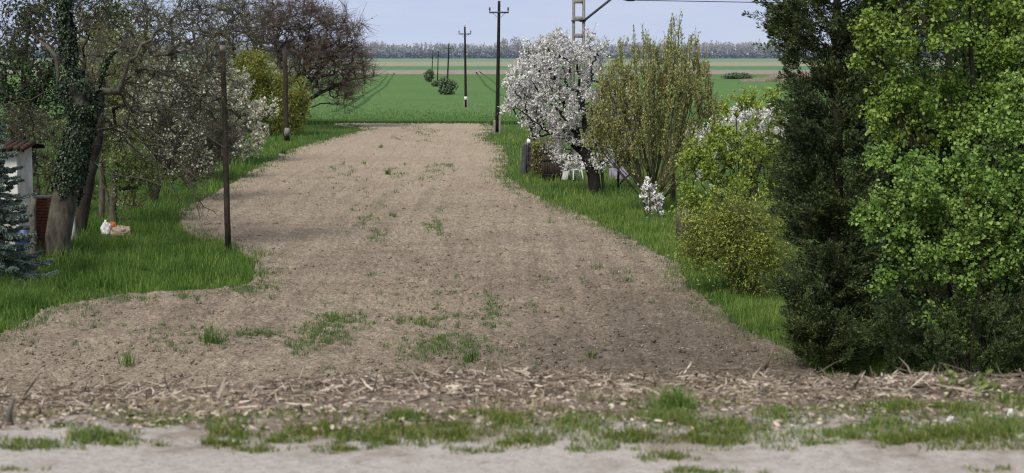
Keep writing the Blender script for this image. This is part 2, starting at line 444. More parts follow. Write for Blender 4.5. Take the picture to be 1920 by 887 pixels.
# ------------------------------------------------------------------ land
def sheet(name, x0, x1, ys, dz, mat, nx=2, xf=None):
    ys = np.array(sorted(set(list(ys))), float)
    xs = np.linspace(x0, x1, nx)
    X = np.zeros((len(ys), nx, 3))
    X[..., 0] = xs[None]; X[..., 1] = ys[:, None]; X[..., 2] = G(ys)[:, None] + dz
    return tag(MB().grid(X).build(name, mat), kind='structure')
KN = [16, 17.5, 120, 400]
g = sheet('ground', -3000, 3000, [15.6, 40, 80, 200, 300, 700, 1500, 3000, 4000] + KN, -.09, M['turf'], 40)

# the bank that carries the road shoulder
def sag(x, y):
    return (.035 + .085 * np.clip((-x - .5) / 1.3, 0, 1)) * np.clip((y - 7.4) / 1.4, 0, 1) * np.clip((17 - y) / 4, 0, 1)
ys = np.concatenate([np.linspace(-30, 4.5, 12), np.linspace(4.6, 10.4, 150), np.linspace(10.5, 18, 30)])
xs = np.concatenate([np.linspace(-400, -7, 12), np.linspace(-6.8, 6.8, 260), np.linspace(7, 400, 12)])
X = np.zeros((len(ys), len(xs), 3)); X[..., 0] = xs[None]; X[..., 1] = ys[:, None]
z = G(ys)[:, None] + 0 * X[..., 0]
rough = np.clip((ys - 6.6) / 1.0, .12, 1)[:, None]
fade = np.clip((17.5 - ys) / 2, 0, 1)[:, None]
z = z + (rough * (.09 * (fbm(X[..., 0] * 2.1, X[..., 1] * 2.1, 4, 3) - .5) + .014 * (fbm(X[..., 0] * 14, X[..., 1] * 14, 3, 5) - .5))
         + .05 * (fbm(X[..., 0] * .7, X[..., 1] * .7, 2, 8) - .5)) * fade
z = z - sag(X[..., 0], X[..., 1])
z = z - .35 * np.clip((ys - 16.2) / 1.8, 0, 1)[:, None]
X[..., 2] = z
tag(MB().grid(X).build('road_bank', M['bank'], smooth=True), kind='structure')
def bankz(x, y):
    r = np.clip((y - 6.6), .12, 1)
    return G(y) - sag(x, y) + r * .09 * (fbm(x * 2.1, y * 2.1, 4, 3) - .5) + .05 * (fbm(x * .7, y * .7, 2, 8) - .5)

# soil plot: left and right edges by image row
LV = [225, 232, 243, 255, 280, 310, 340, 370, 400, 420, 450, 465, 480, 510, 535, 545, 553, 575, 625, 660, 760, 900]
LU = [600, 640, 690, 640, 545, 490, 440, 385, 335, 335, 385, 440, 478, 485, 470, 400, 220, 100, 0, -90, -300, -500]
RV = [225, 229, 240, 250, 258, 275, 300, 330, 365, 405, 440, 490, 530, 570, 610, 660, 690, 720, 800, 900]
RU = [905, 912, 928, 918, 905, 945, 950, 945, 1000, 1090, 1170, 1262, 1290, 1345, 1385, 1490, 1535, 1570, 1650, 1750]
def xl_px(v): return np.interp(v, LV, LU)
def xr_px(v): return np.interp(v, RV, RU)
def v_of_y(y):       # image row of the flat plot at distance y
    a = np.arctan2(-CAMH, y) + PITCH
    return 443.5 - np.tan(a) * F
ys = np.concatenate([np.linspace(16.4, 23.5, 20), np.geomspace(23.7, 128.0, 880)])
nx = 430
vv = v_of_y(ys)
wob = (fbm(ys * .9, ys * 0 + 3.3, 3, 21) - .5) * .5
xl = (xl_px(vv) - 960) / F * np.hypot(ys, CAMH) * np.cos(np.arctan2(CAMH, ys) - PITCH) + wob
xr = (xr_px(vv) - 960) / F * np.hypot(ys, CAMH) * np.cos(np.arctan2(CAMH, ys) - PITCH) + (fbm(ys * .9, ys * 0 + 9.3, 3, 22) - .5) * .5
X = np.zeros((len(ys), nx, 3))
s = np.linspace(0, 1, nx)[None]
X[..., 0] = xl[:, None] * (1 - s) + xr[:, None] * s; X[..., 1] = ys[:, None]
cl = fbm(X[..., 0] * 7, X[..., 1] * 7, 4, 31)
X[..., 2] = G(ys)[:, None] + .06 * (fbm(X[..., 0] * .5, X[..., 1] * .5, 3, 30) - .5) + .12 * (cl - .45) + .10 * np.clip(cl - .56, 0, 1)
X[:, 0, 2] -= .12; X[:, -1, 2] -= .12; X[0, :, 2] -= .4
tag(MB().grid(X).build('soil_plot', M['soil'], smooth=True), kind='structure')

# fields beyond
XW = 900
sheet('wheat_field', -XW, XW, [129.0, 200, 300, 598] + [400], .16, M['wheat_ground'], 12)
ex = np.linspace(-60, 60, 600)                                   # standing front edge of the crop
fr = MB()
n = 26000
px = RNG.uniform(-40, 40, n); py = 128.9 + RNG.uniform(-.25, 1.2, n)
P = np.stack([px, py, G(py) - .08], 1)
fr.blades(P, RNG.uniform(.26, .42, n), .03, RNG.uniform(.05, .5, n))
n = 42000
py = np.minimum(RNG.exponential(17, n), 130) + 130; px = (RNG.random(n) - .5) * 80
P = np.stack([px, py, G(py) + .1], 1)
fr.blades(P, RNG.uniform(.12, .24, n), .05, RNG.uniform(.1, .7, n))
tag(fr.build('crop_edge', M['wheat']), kind='stuff')
tag(MB().grid(np.array([[[-XW, 128.95, -.3], [XW, 128.95, -.3]], [[-XW, 128.95, .05], [XW, 128.95, .05]]])).build('crop_front', M['tram']), kind='structure')
for nm, a, b, mt in (('ploughed_strip', 598, 735, 'plough_far'), ('green_strip', 735, 930, 'green_far'),
                     ('stubble_strip', 930, 1290, 'stubble_far'), ('pale_field', 1290, 2300, 'pale_far')):
    sheet(nm, -1500, 1500, [a, b], .2, M[mt], 4)
# tramlines in the crop
tl = MB()
def tram(pa, pb):
    a = gp(*pa); b = gp(*pb)
    k = np.linspace(0, 1, 40)[:, None]; c = a * (1 - k) + b * k
    c[:, 2] = G(c[:, 1]) + .20
    d = unit((b - a)[None])[0]; sd = np.array([d[1], -d[0], 0]) * .26
    wv = (fbm(k[:, 0] * 9, k[:, 0] * 0, 2, 4) - .5)[:, None] * np.array([.5, 0, 0])
    tl.grid(np.stack([c - sd + wv, c + sd + wv], 1))
tram((651, 216), (740, 138)); tram((629, 213), (729, 139))
tram((984, 180), (899, 135)); tram((966, 200), (893, 136))
tag(tl.build('tractor_tracks', M['tram']), kind='structure')

# ------------------------------------------------------------------ tree skeletons
class Skel:
    def __init__(s, root):
        s.P = [np.array(root, float)]; s.par = [-1]; s.dir = [np.array([0, 0, 1.0])]; s.ntrunk = 1
    def chain(s, i, pts):
        for q in pts:
            q = np.array(q, float)
            s.dir.append(unit((q - s.P[i])[None])[0]); s.P.append(q); s.par.append(i); i = len(s.P) - 1
        return i
    def limb(s, i, pts, jit=.03):
        """smooth limb through way-points"""
        ctrl = [s.P[i]] + [np.array(p, float) for p in pts]
        c = np.array([2 * ctrl[0] - ctrl[1]] + ctrl + [2 * ctrl[-1] - ctrl[-2]])
        out = []
        for k in range(1, len(c) - 2):
            L = np.linalg.norm(c[k + 1] - c[k]); m = max(2, int(L / .28))
            for q in range(1, m + 1):
                u = q / m
                out.append(.5 * (2 * c[k] + (c[k + 1] - c[k - 1]) * u + (2 * c[k - 1] - 5 * c[k] + 4 * c[k + 1] - c[k + 2]) * u * u
                                 + (-c[k - 1] + 3 * c[k] - 3 * c[k + 1] + c[k + 2]) * u ** 3) + RNG.normal(size=3) * jit * min(1, L))
        return s.chain(i, out)
    def colonize(s, T, horiz=1.0, vert=1.0, up=.2, droop=0.0, seg=4, wig=.05, skip=0, under=.0):
        T = np.asarray(T, float)
        base = np.array(s.P[skip] if skip < len(s.P) else s.P[0])
        T = T[np.argsort(np.linalg.norm(T - base, axis=1))]
        cap = len(s.P) + len(T) * seg + 5
        A = np.zeros((cap, 3)); n = len(s.P); A[:n] = s.P
        for q in T:
            d = q - A[:n]
            cost = np.sqrt((d[:, 0] ** 2 + d[:, 1] ** 2) * horiz + d[:, 2] ** 2 * vert)
            cost = cost + under * np.maximum(-d[:, 2], 0)
            cost[:skip] = 1e9
            i = int(np.argmin(cost)); a = A[i]; L = np.linalg.norm(q - a)
            c1 = a + unit((s.dir[i] * .6 + unit((q - a)[None])[0] + np.array([0, 0, up]))[None])[0] * L * .45
            pts = []
            for k in range(1, seg + 1):
                u = k / seg
                pts.append((1 - u) ** 2 * a + 2 * u * (1 - u) * c1 + u * u * q + RNG.normal(size=3) * wig * L * (k < seg)
                           - np.array([0, 0, droop * L * u * u]))
            s.chain(i, pts)
            A[n:n + seg] = pts; n += seg
        return s
    def finalize(s, rtip, rbase, rmin_sides=.03):
        P = np.array(s.P); par = np.array(s.par); n = len(P)
        kids = np.bincount(par[1:], minlength=n); wgt = np.where(kids == 0, 1.0, 0.0)
        best = np.full(n, -1); bw = np.zeros(n)
        for i in range(n - 1, 0, -1):
            p = par[i]; wgt[p] += wgt[i]
        for i in range(1, n):
            if wgt[i] > bw[par[i]]: bw[par[i]] = wgt[i]; best[par[i]] = i
        e = math.log(rbase / rtip) / math.log(max(wgt[0], 2))
        s.r = rtip * wgt ** e; s.w = wgt; s.Pa = P; s.pa = par
        D = np.array(s.dir); Dn = D.copy()
        h = best >= 0
        Dn[h] = unit(D[h] + D[best[h]])
        s.Dn = Dn; s.best = best
        return s
    def wood(s, mb):
        c = np.arange(1, len(s.Pa)); p = s.pa[1:]
        main = s.best[p] == c
        d = np.array(s.dir)[1:]
        D0 = np.where(main[:, None], s.Dn[p], d); R0 = np.where(main, s.r[p], np.minimum(s.r[p], s.r[c] * 1.15))
        for lo, hi, sides in ((.09, 9, 10), (.03, .09, 6), (0, .03, 3)):
            k = (R0 >= lo) & (R0 < hi)
            mb.tubes(s.Pa[p[k]], s.Pa[c[k]], R0[k], s.r[c[k]], D0[k], s.Dn[c[k]], sides)
        return mb
    def fine(s, maxw):
        """points along the thin shoots: position and direction"""
        c = np.where((s.w <= maxw) & (s.pa >= 0))[0]
        return s.Pa[s.pa[c]], s.Pa[c]

def pick(A, B, n, spread=0):
    k = RNG.integers(0, len(A), n); u = RNG.random(n)[:, None]
    P = A[k] * (1 - u) + B[k] * u
    if spread: P = P + RNG.normal(size=(n, 3)) * spread
    return P, unit(B[k] - A[k])

def clumped(fn, n, f=1.6, thr=.47, seed=5):
    T = fn(int(n * 1.45))
    q = fbm(T[:, 0] * f + T[:, 1] * .9 * f, T[:, 2] * f - T[:, 1] * .6 * f, 2, seed)
    return T[np.argsort(-(q + RNG.random(len(q)) * .16))][:n]

def ell(spec, n, D, depth=1.0, shell=2.2, dd=0.0):
    """points spread through ellipsoids given by their outline in the view, at distance D"""
    spec = np.array(spec, float)
    wt = spec[:, 2] * spec[:, 3]; k = RNG.choice(len(spec), n, p=wt / wt.sum())
    v = unit(RNG.normal(size=(n, 3))) * (RNG.random(n) ** (1 / shell))[:, None]
    out = np.zeros((n, 3))
    for i in range(n):
        u0, v0, ru, rv = spec[k[i]][:4]
        dk = spec[k[i]][4] if spec.shape[1] > 4 else 0
        out[i] = at(u0 + v[i, 0] * ru, v0 + v[i, 2] * rv, D + dk + dd + v[i, 1] * ru * D / F * depth)
    return out

def twigs(mb, A, B, n, L, r, up=0.0, spread=.9, seg=2, droop=0.0):
    """extra fine shoots off the thin branches; returns their points"""
    P, d = pick(A, B, n)
    D = unit(d + RNG.normal(size=(n, 3)) * spread + np.array([0, 0, up]))
    Ls = RNG.uniform(.4, 1.2, n)[:, None] * L / seg
    pa, pb = [], []
    for k in range(seg):
        Q = P + D * Ls
        mb.tubes(P, Q, r * (1 - .3 * k), r * (1 - .3 * (k + 1)), sides=3)
        pa.append(P); pb.append(Q)
        D = unit(D + RNG.normal(size=(n, 3)) * .25 + np.array([0, 0, up * .3 - droop])); P = Q
    return np.concatenate(pa), np.concatenate(pb)

# ------------------------------------------------------------------ left: ivy-clad tree at the garden corner
def U(spec, D, dd=0): return [at(u, v, D + (q[0] if q else 0) + dd) for u, v, *q in spec]

b = gp(105, 484); D = b[1]
T1 = thing('ivy_clad_tree', 'big bare-limbed tree with ivy-wrapped leaning trunk at the left edge', 'tree', b)
sk = Skel(b)
f1 = sk.limb(0, U([(113, 420), (128, 345), (146, 268), (158, 215)], D), .01)
f2 = sk.limb(f1, U([(188, 170), (198, 120), (240, 72), (300, 5), (340, -60)], D))
f3 = sk.limb(f1, U([(140, 150), (128, 80), (120, 0), (118, -90)], D), .01)
n0 = len(sk.P); D = D + 1.3
idx = lambda u, v: int(np.argmin(np.linalg.norm(np.array(sk.P) - at(u, v, D), axis=1)))
sk.limb(idx(185, 172), U([(240, 172, -.5), (300, 192, -1), (360, 235, -1.5), (420, 275, -1.8)], D))
sk.limb(idx(195, 135), U([(255, 80, -1), (290, 52, -1.5), (345, 58, -2), (430, 62, -2.5), (500, 28, -3)], D))
sk.limb(idx(180, 178), U([(250, 205, .6), (330, 207, .8), (415, 206, 1)], D))
sk.limb(idx(150, 240), U([(205, 240, .5), (260, 285, .2), (330, 330, 0), (400, 400, 0)], D))
sk.limb(idx(160, 215), U([(210, 222, -.8), (260, 262, -1.1), (330, 300, -1.3), (380, 350, -1.5)], D))
sk.limb(idx(140, 150), U([(112, 158, -.5), (60, 186, -.9), (0, 196, -1.2), (-40, 200, -1.5)], D))
sk.limb(idx(135, 110), U([(105, 45, -.6), (75, 8, -1), (40, -40, -1.2)], D))
sk.limb(idx(130, 100), U([(60, 60, .5), (0, 50, .8), (-60, 30, 1)], D))
sk.limb(idx(240, 72), U([(330, 30, .5), (430, 5, 1), (520, -20, 1.4)], D))
sk.limb(idx(188, 160), U([(250, 215, -.6), (310, 270, -.9), (350, 330, -1.1), (372, 400, -1.2)], D))
sk.limb(idx(200, 118), U([(270, 130, .4), (350, 160, .5), (410, 230, .6), (450, 300, .7)], D))
sk.limb(idx(170, 195), U([(240, 240, .9), (290, 290, 1.2), (330, 360, 1.4)], D))
sk.limb(idx(160, 210), U([(175, 300, -1.2), (215, 330, -1.6), (300, 345, -2), (360, 395, -2)], D))
tg = ell([(330, 110, 130, 100), (300, 230, 120, 70), (420, 30, 110, 50), (350, 300, 90, 60), (60, 90, 90, 110), (30, 220, 60, 60),
          (240, -10, 160, 60), (100, 20, 90, 60), (400, 180, 60, 80)], 500, D, .6, 2.6, .6)
sk.colonize(tg, up=.05, droop=.10, wig=.06, skip=n0 - 40)
sk.finalize(.010, .34); sk.r[n0:] = np.maximum(sk.r[n0:] * .12 / sk.r[n0:].max(), .0125)
mb = MB(); sk.wood(mb); mb.build('trunk', M['bark_grey'], T1, True)
A, B = sk.fine(3)
tw = MB(); ta, tb = twigs(tw, A, B, 4000, .7, .0085, .05, .8, 3, .12)
tw.build('twigs', M['twig_dark'], T1)
nb_ = 4200; P, d = pick(ta, tb, nb_, .01)
MB().chips(P, rdir(nb_), rdir(nb_), RNG.uniform(.04, .1, nb_), RNG.uniform(.025, .05, nb_)).build('buds', M['bud'], T1)
# ivy over the trunk from a man's height up, and round the base of the far side
iv = MB()
ch = [(0.32, 1.0, f1, 14000, .30), (0.0, 1.0, f3, 11000, .27), (0, .35, f2, 2600, .12)]
def chain_to(i, stop):
    out = [i]
    while sk.pa[out[-1]] >= 0 and out[-1] not in stop: out.append(sk.pa[out[-1]])
    return out[::-1]
for lo, hi, tipn, cnt, off in ((.14, 1, f1, 9500, .045), (0, 1, f3, 13000, .17), (0, .4, f2, 1600, .03)):
    path = chain_to(tipn, [0] if tipn == f1 else [f1])
    pts = sk.Pa[path]; rr = sk.r[path]
    u = lo + (hi - lo) * RNG.random(cnt); kf = u * (len(pts) - 1); k = np.minimum(kf.astype(int), len(pts) - 2); fr_ = (kf - k)[:, None]
    C = pts[k] * (1 - fr_) + pts[k + 1] * fr_; rad = rr[k] + off * (RNG.random(cnt) ** .6) * (.3 + 1.5 * fbm(u * 22 + tipn, RNG.random(cnt) * 3, 2, 9))
    a = RNG.random(cnt) * 2 * math.pi
    if tipn == f1:                      # thins out in runners towards the foot
        ok_ = fbm(a * 1.3, u * 7, 3, 14) + .55 * np.minimum((u - .46) / .2, .6) > .47 + .10 * RNG.random(cnt)
        C, rad, a, k, u = C[ok_], rad[ok_], a[ok_], k[ok_], u[ok_]
    else:
        ok_ = fbm(a * 1.3, u * 12, 3, 15) > .36; C, rad, a, k, u = C[ok_], rad[ok_], a[ok_], k[ok_], u[ok_]
    cnt = len(C)
    O = np.stack([np.cos(a), np.sin(a), RNG.normal(size=cnt) * .15], 1)
    Dn = unit(np.stack([O[:, 0] * .5, O[:, 1] * .5, np.full(cnt, -.8)], 1) + RNG.normal(size=(cnt, 3)) * .35)
    s_ = RNG.uniform(.035, .08, cnt)
    iv.leaves(C + O * rad[:, None], Dn, O + RNG.normal(size=(cnt, 3)) * .3, s_, s_ * .95)
iv.build('ivy', M['ivy'], T1)

def make_tree(name, label, base, limbs, targets, rb, rt, bark, leaf=None, nleaf=0, ls=(.05, .09), lw=.6, ntw=0, twl=.4, twr=.006,
              twmat=None, fold=True, leafname='leaves', kw=None, maxw=2, spread=.03, leafup=.3, ldir=.6, group=None, cat='tree', skip=None, twup=.1,
              twdroop=0.0, trunk='trunk'):
    T = thing(name, label, cat, base, group)
    s = Skel(base)
    for l in limbs:
        if isinstance(l[0], tuple): start, pts = 0, l
        else:
            st = l[0](s); start, pts = st, l[1]
        s.limb(start, pts, .02)
    s.colonize(targets, skip=(skip or 0), **(kw or {}))
    s.finalize(rt, rb)
    s.wood(MB_ := MB()); MB_.build(trunk, M[bark], T, True)
    A, B = s.fine(maxw)
    if ntw:
        m_ = MB(); A, B = twigs(m_, A, B, ntw, twl, twr, twup, .9, 2, twdroop); m_.build('twigs', M[twmat or bark], T)
    if nleaf:
        P, d = pick(A, B, nleaf, spread)
        s_ = RNG.uniform(*ls, nleaf)
        Dn = unit(d * ldir + rdir(nleaf)); Nn = rdir(nleaf, leafup)
        m_ = MB()
        (m_.leaves if fold else m_.chips)(P, Dn, Nn, s_, s_ * lw)
        m_.build(leafname, M[leaf], T)
    return T, s

def L(*pts): return tuple(tuple(float(a) for a in p) for p in pts)

# ---- trees and shrubs behind it along the left edge
b = gp(152, 436); D = b[1]
make_tree('dark_tree', 'slim dark-barked tree just right of the ivy-clad trunk', b,
          [L(*U([(156, 390), (168, 330), (180, 270), (186, 200), (190, 120)], D)), ],
          ell([(200, 200, 90, 80), (230, 120, 100, 80), (150, 60, 90, 70)], 120, D, .8), .19, .010, 'bark_dark', 'bud', 700, (.04, .09), .6,
          600, .5, .007, 'twig_grey', False, 'buds', dict(up=.2), skip=8)
b = gp(212, 418); D = b[1]
make_tree('pale_leaved_tree', 'small tree with hanging pale yellow-green leaves beside the rubbish heap', b,
          [L(*U([(212, 370), (220, 310), (228, 260)], D)), L(*U([(200, 360), (190, 310), (185, 250)], D))],
          ell([(245, 350, 40, 50), (225, 290, 60, 60), (265, 310, 40, 60), (190, 250, 50, 60), (255, 395, 22, 40)], 170, D, .9), .14, .008, 'bark_grey',
          'pale_leaf', 8500, (.05, .10), .6, 900, .45, .006, 'twig_grey', True, 'leaves', dict(up=.25, droop=.15), twdroop=.2)
b = gp(190, 410); D = b[1]
make_tree('orchard_tree', 'thin grey-stemmed tree left of the rubbish heap', b,
          [L(*U([(191, 370), (192, 320), (196, 250), (200, 180)], D))],
          ell([(210, 160, 80, 70), (180, 100, 80, 60)], 110, D), .10, .009, 'bark_grey', 'bud', 900, (.05, .09), .6, 700, .5, .007, 'twig_grey', False,
          'buds', dict(up=.2), skip=4, group=None)
b = gp(288, 378); D = b[1]
make_tree('orchard_tree', 'dark twiggy fruit tree between the pale-leaved tree and the near pole', b,
          [L(*U([(286, 345), (283, 300), (280, 260)], D)), L(*U([(300, 340), (320, 300), (345, 250)], D))],
          ell([(300, 250, 90, 70), (350, 290, 60, 45), (330, 180, 90, 60)], 220, D), .15, .010, 'bark_dark', 'blossom_dim', 3200, (.06, .12), .9, 1500, .6,
          .010, 'twig_grey', False, 'blossom', dict(up=.1, droop=.08))
b = gp(362, 335); D = b[1]
make_tree('orchard_tree', 'grey bare fruit tree with drooping twigs behind the near pole', b,
          [L(*U([(362, 310), (360, 280)], D)), L(*U([(345, 300), (330, 270), (310, 230)], D)), L(*U([(380, 300), (400, 270), (420, 230)], D))],
          ell([(350, 240, 100, 65), (400, 270, 55, 40), (330, 280, 60, 40)], 260, D), .17, .012, 'bark_grey', 'bud_dark', 2200, (.05, .1), .6, 3600, .8, .012,
          'twig_grey', False, 'buds', dict(up=.05, droop=.12), twdroop=.2)
b = gp(415, 305); D = b[1]
make_tree('white_plum_tree', 'white-blossoming tree behind the near pole on the left edge', b,
          [L(*U([(410, 270), (400, 230), (380, 190)], D)), L(*U([(430, 270), (450, 240), (480, 215)], D))],
          ell([(360, 160, 80, 70), (420, 190, 60, 80), (460, 240, 45, 55), (485, 205, 40, 22), (440, 270, 60, 40), (300, 170, 70, 70), (330, 240, 60, 50)], 620, D), .16, .012,
          'bark_dark', 'blossom_dim', 17000, (.06, .17), .9, 2600, .45, .010, 'twig_grey', False, 'blossom', dict(up=.1))
b = gp(508, 251); D = b[1]
make_tree('yellow_green_bush', 'rounded yellow-green bush around the farther wooden pole', b,
          [L(*U([(505, 220), (500, 180)], D)), L(*U([(530, 220), (545, 190)], D)), L(*U([(480, 220), (465, 170)], D)), L(*U([(520, 240), (555, 225)], D))],
          ell([(490, 150, 55, 55), (535, 190, 42, 55), (465, 135, 35, 40), (500, 210, 60, 45), (555, 215, 22, 38), (450, 190, 40, 50)], 420, D), .12, .012,
          'bark_olive', 'willow_leaf', 26000, (.10, .24), .4, 900, .7, .01, 'bark_olive', False, 'leaves', dict(up=.25), spread=.2, cat='bush')
b = gp(537, 240); D = b[1]
make_tree('bare_tree', 'big dark bare tree with reddish twigs at the far left of the plot', b,
          [L(*U([(548, 215), (560, 180), (572, 120), (580, 60), (585, 0)], D)), L(*U([(550, 205), (585, 150), (620, 110), (655, 80)], D)),
           L(*U([(556, 205), (610, 170), (660, 150), (700, 145)], D)), L(*U([(540, 200), (530, 140), (515, 80)], D)), L(*U([(560, 215), (600, 195), (640, 195)], D))],
          ell([(590, 60, 95, 70), (640, 90, 55, 60), (660, 145, 45, 40), (630, 165, 50, 35), (540, 50, 70, 70), (590, 120, 80, 60), (645, 185, 25, 14)], 620, D, .9),
          .36, .020, 'bark_dark', 'bud_dark', 2600, (.10, .22), .45, 6000, 1.4, .0145, 'twig_red', False, 'buds', dict(up=.05, droop=.06), twdroop=.04)
b = gp(470, 236); D = b[1]
make_tree('bare_tree', 'tall twiggy tree with greenish buds above the yellow-green bush', b,
          [L(*U([(470, 190), (475, 120), (480, 50)], D)), L(*U([(465, 180), (440, 110), (420, 50)], D))],
          ell([(480, 40, 80, 60), (430, 50, 70, 60), (500, 90, 50, 50), (410, 110, 50, 50)], 300, D, .9), .3, .018, 'bark_dark', 'bud', 1800, (.12, .25), .5, 2200,
          1.2, .02, 'twig_grey', False, 'buds', dict(up=.1))
b = np.array([*at(330, 300, 80)[:2], 0])
make_tree('background_tree', 'tall dull-twigged tree behind the orchard on the left', b,
          [L(*U([(330, 250), (330, 180), (325, 110), (320, 40)], 80)), L(*U([(335, 220), (370, 160), (390, 100)], 80))],
          ell([(330, 40, 110, 70), (370, 110, 80, 60), (280, 90, 70, 70), (250, 30, 70, 70)], 420, 80, .8), .25, .016, 'bark_grey', 'pale_leaf', 3000, (.08, .18), .5, 1000, .9,
          .014, 'twig_grey', False, 'buds', dict(up=.1))
b = np.array([*at(40, 330, 66)[:2], 0])
make_tree('broadleaf_tree', 'green-leaved tree rising behind the white shed at the left edge', b,
          [L(*U([(40, 260), (45, 150), (50, 50)], 66)), L(*U([(45, 240), (90, 140), (140, 60)], 66))],
          ell([(40, 110, 80, 90), (60, 30, 70, 60), (20, 200, 60, 60), (180, 30, 60, 60), (110, 170, 70, 60)], 320, 66, .8), .25, .014, 'bark_dark', 'evergreen_leaf', 8000,
          (.10, .2), .6, 0, spread=.25, fold=False, kw=dict(up=.1))
b = np.array([*at(190, 330, 90)[:2], 0])
make_tree('leafy_tree', 'light green tree in young leaf far behind the ivy-clad tree', b,
          [L(*U([(190, 250), (195, 150), (195, 60)], 90)), L(*U([(190, 240), (230, 160), (250, 90)], 90))],
          ell([(195, 60, 60, 60), (240, 120, 60, 70), (170, 150, 60, 70), (290, 150, 50, 50), (230, 220, 60, 60)], 260, 90, .8), .22, .016, 'bark_olive', 'olive_leaf', 9000,
          (.12, .25), .6, 900, .7, .012, 'twig_grey', spread=.2, fold=False, kw=dict(up=.2))

b = np.array([*at(75, 360, 56)[:2], 0])
make_tree('twiggy_bush', 'dark twiggy bush filling the gap between the white shed and the ivy-clad trunk', b,
          [L(*U([(70, 330), (60, 280)], 56)), L(*U([(95, 330), (120, 290)], 56)), L(*U([(40, 340), (20, 300)], 56))],
          ell([(70, 310, 50, 50), (120, 320, 50, 50), (20, 300, 50, 40), (150, 350, 40, 40), (60, 370, 40, 25), (75, 255, 60, 45), (30, 240, 50, 40)], 520, 56), .07, .008, 'bark_grey', 'pale_leaf', 3200, (.05, .1), .6, 3400, .45, .008,
          'twig_dark', False, 'leaves', dict(up=.2), cat='bush')
# ---- blue spruce at the frame edge
b = np.array([*at(-42, 470, 39.0)[:2], 0]); T = thing('blue_spruce', 'bluish spruce reaching in from the left edge beside the white shed', 'tree', b)
tr = MB(); H = 5.2
tr.poly([b, b + [0, 0, H * .5], b + [0, 0, H]], [.09, .055, .012], 8).build('trunk', M['bark_dark'], T, True)
br = MB(); nd = MB()
for k in range(170):
    h = .25 + (H - .4) * (k / 170) ** 1.05 + RNG.uniform(-.06, .06); a = k * 2.39996 + RNG.uniform(-.3, .3)
    Lb = (1.75 * (1 - h / H) ** .75 + .1) * RNG.uniform(.8, 1.12)
    o = np.array([math.cos(a), math.sin(a), 0]); q = np.linspace(0, 1, 7)[:, None]
    pts = b + [0, 0, h] + o * Lb * q + np.array([0, 0, 1]) * Lb * (-.42 * q + .28 * q ** 3)
    br.poly(pts, np.linspace(.022, .006, 7) * (Lb / 1.5 + .3), 5, False)
    sd = np.array([-o[1], o[0], 0])
    sub = [(pts, 1.0)]
    for j in range(14):
        u = RNG.uniform(.15, .98); p0 = pts[0] * 0 + np.array([np.interp(u, q[:, 0], pts[:, c]) for c in range(3)])
        l2 = Lb * .42 * (1.15 - u) * RNG.uniform(.7, 1.2); dv = unit((o * .8 + sd * RNG.choice([-1, 1]) * RNG.uniform(.6, 1.1) + np.array([0, 0, RNG.uniform(-.25, .08)]))[None])[0]
        p1 = p0 + dv * l2; br.poly([p0, p1], [.006, .003], 3, False); sub.append((np.array([p0, p1]), .8))
    for pp, sc in sub:
        ln = np.linalg.norm(pp[-1] - pp[0]); m = int(330 * ln) + 16
        kf = RNG.random(m) * (len(pp) - 1); k0 = np.minimum(kf.astype(int), len(pp) - 2); f_ = (kf - k0)[:, None]
        C = pp[k0] * (1 - f_) + pp[k0 + 1] * f_; dd = unit(pp[k0 + 1] - pp[k0])
        dn = unit(dd * .7 + rdir(m, .15))
        nd.chips(C + dn * .025, dn, rdir(m), RNG.uniform(.05, .09, m), .026)
br.build('branches', M['bark_dark'], T); nd.build('needles', M['spruce'], T)

# ---- shed, fence pieces, barrel, rubbish on the left
def Zrot(a): return np.array([[math.cos(a), -math.sin(a), 0], [math.sin(a), math.cos(a), 0], [0, 0, 1]])
c = at(38, 490, 43.5); xr_ = c[0]; T = thing('white_shed', 'whitewashed shed with a red tiled roof at the left edge of the picture', 'shed', (xr_ - 2, 44.2, 0))
mb = MB(); mb.box((xr_ - 2, 44.2, 1.45), (4.0, 1.4, 3.0)); mb.build('wall', M['white_wall'], T, bevel=.02)
mb = MB()
for sgn in (-1, 1):
    y0 = 44.2 - .95 * sgn
    mb.grid(np.array([[[xr_ - 4.3, y0, 2.95], [xr_ + .28, y0, 2.95]], [[xr_ - 4.3, 44.2, 3.05], [xr_ + .28, 44.2, 3.05]]]))
    mb.grid(np.array([[[xr_ - 4.3, y0, 2.85], [xr_ + .28, y0, 2.85]], [[xr_ - 4.3, y0, 2.95], [xr_ + .28, y0, 2.95]]]))
ro = mb.build('roof', M['roof_tile'], T)
mb = MB()
for k in range(26):
    x = xr_ - 4.25 + k * .18
    mb.poly([(x, 43.2, 2.97), (x, 44.2, 3.07)], [.075, .075], 8)
mb.build('roof_tiles', M['roof_tile'], ro, True)
MB().grid(np.array([[[xr_ + .003, 43.5, 2.94], [xr_ + .003, 44.9, 2.94]], [[xr_ + .003, 44.2, 3.03], [xr_ + .003, 44.2, 3.03]]])).build('gable', M['white_wall'], T)
MB().box((xr_ - 1.25, 43.49, 1.0), (.8, .05, 1.95)).build('door', M['old_wood'], T, bevel=.008)

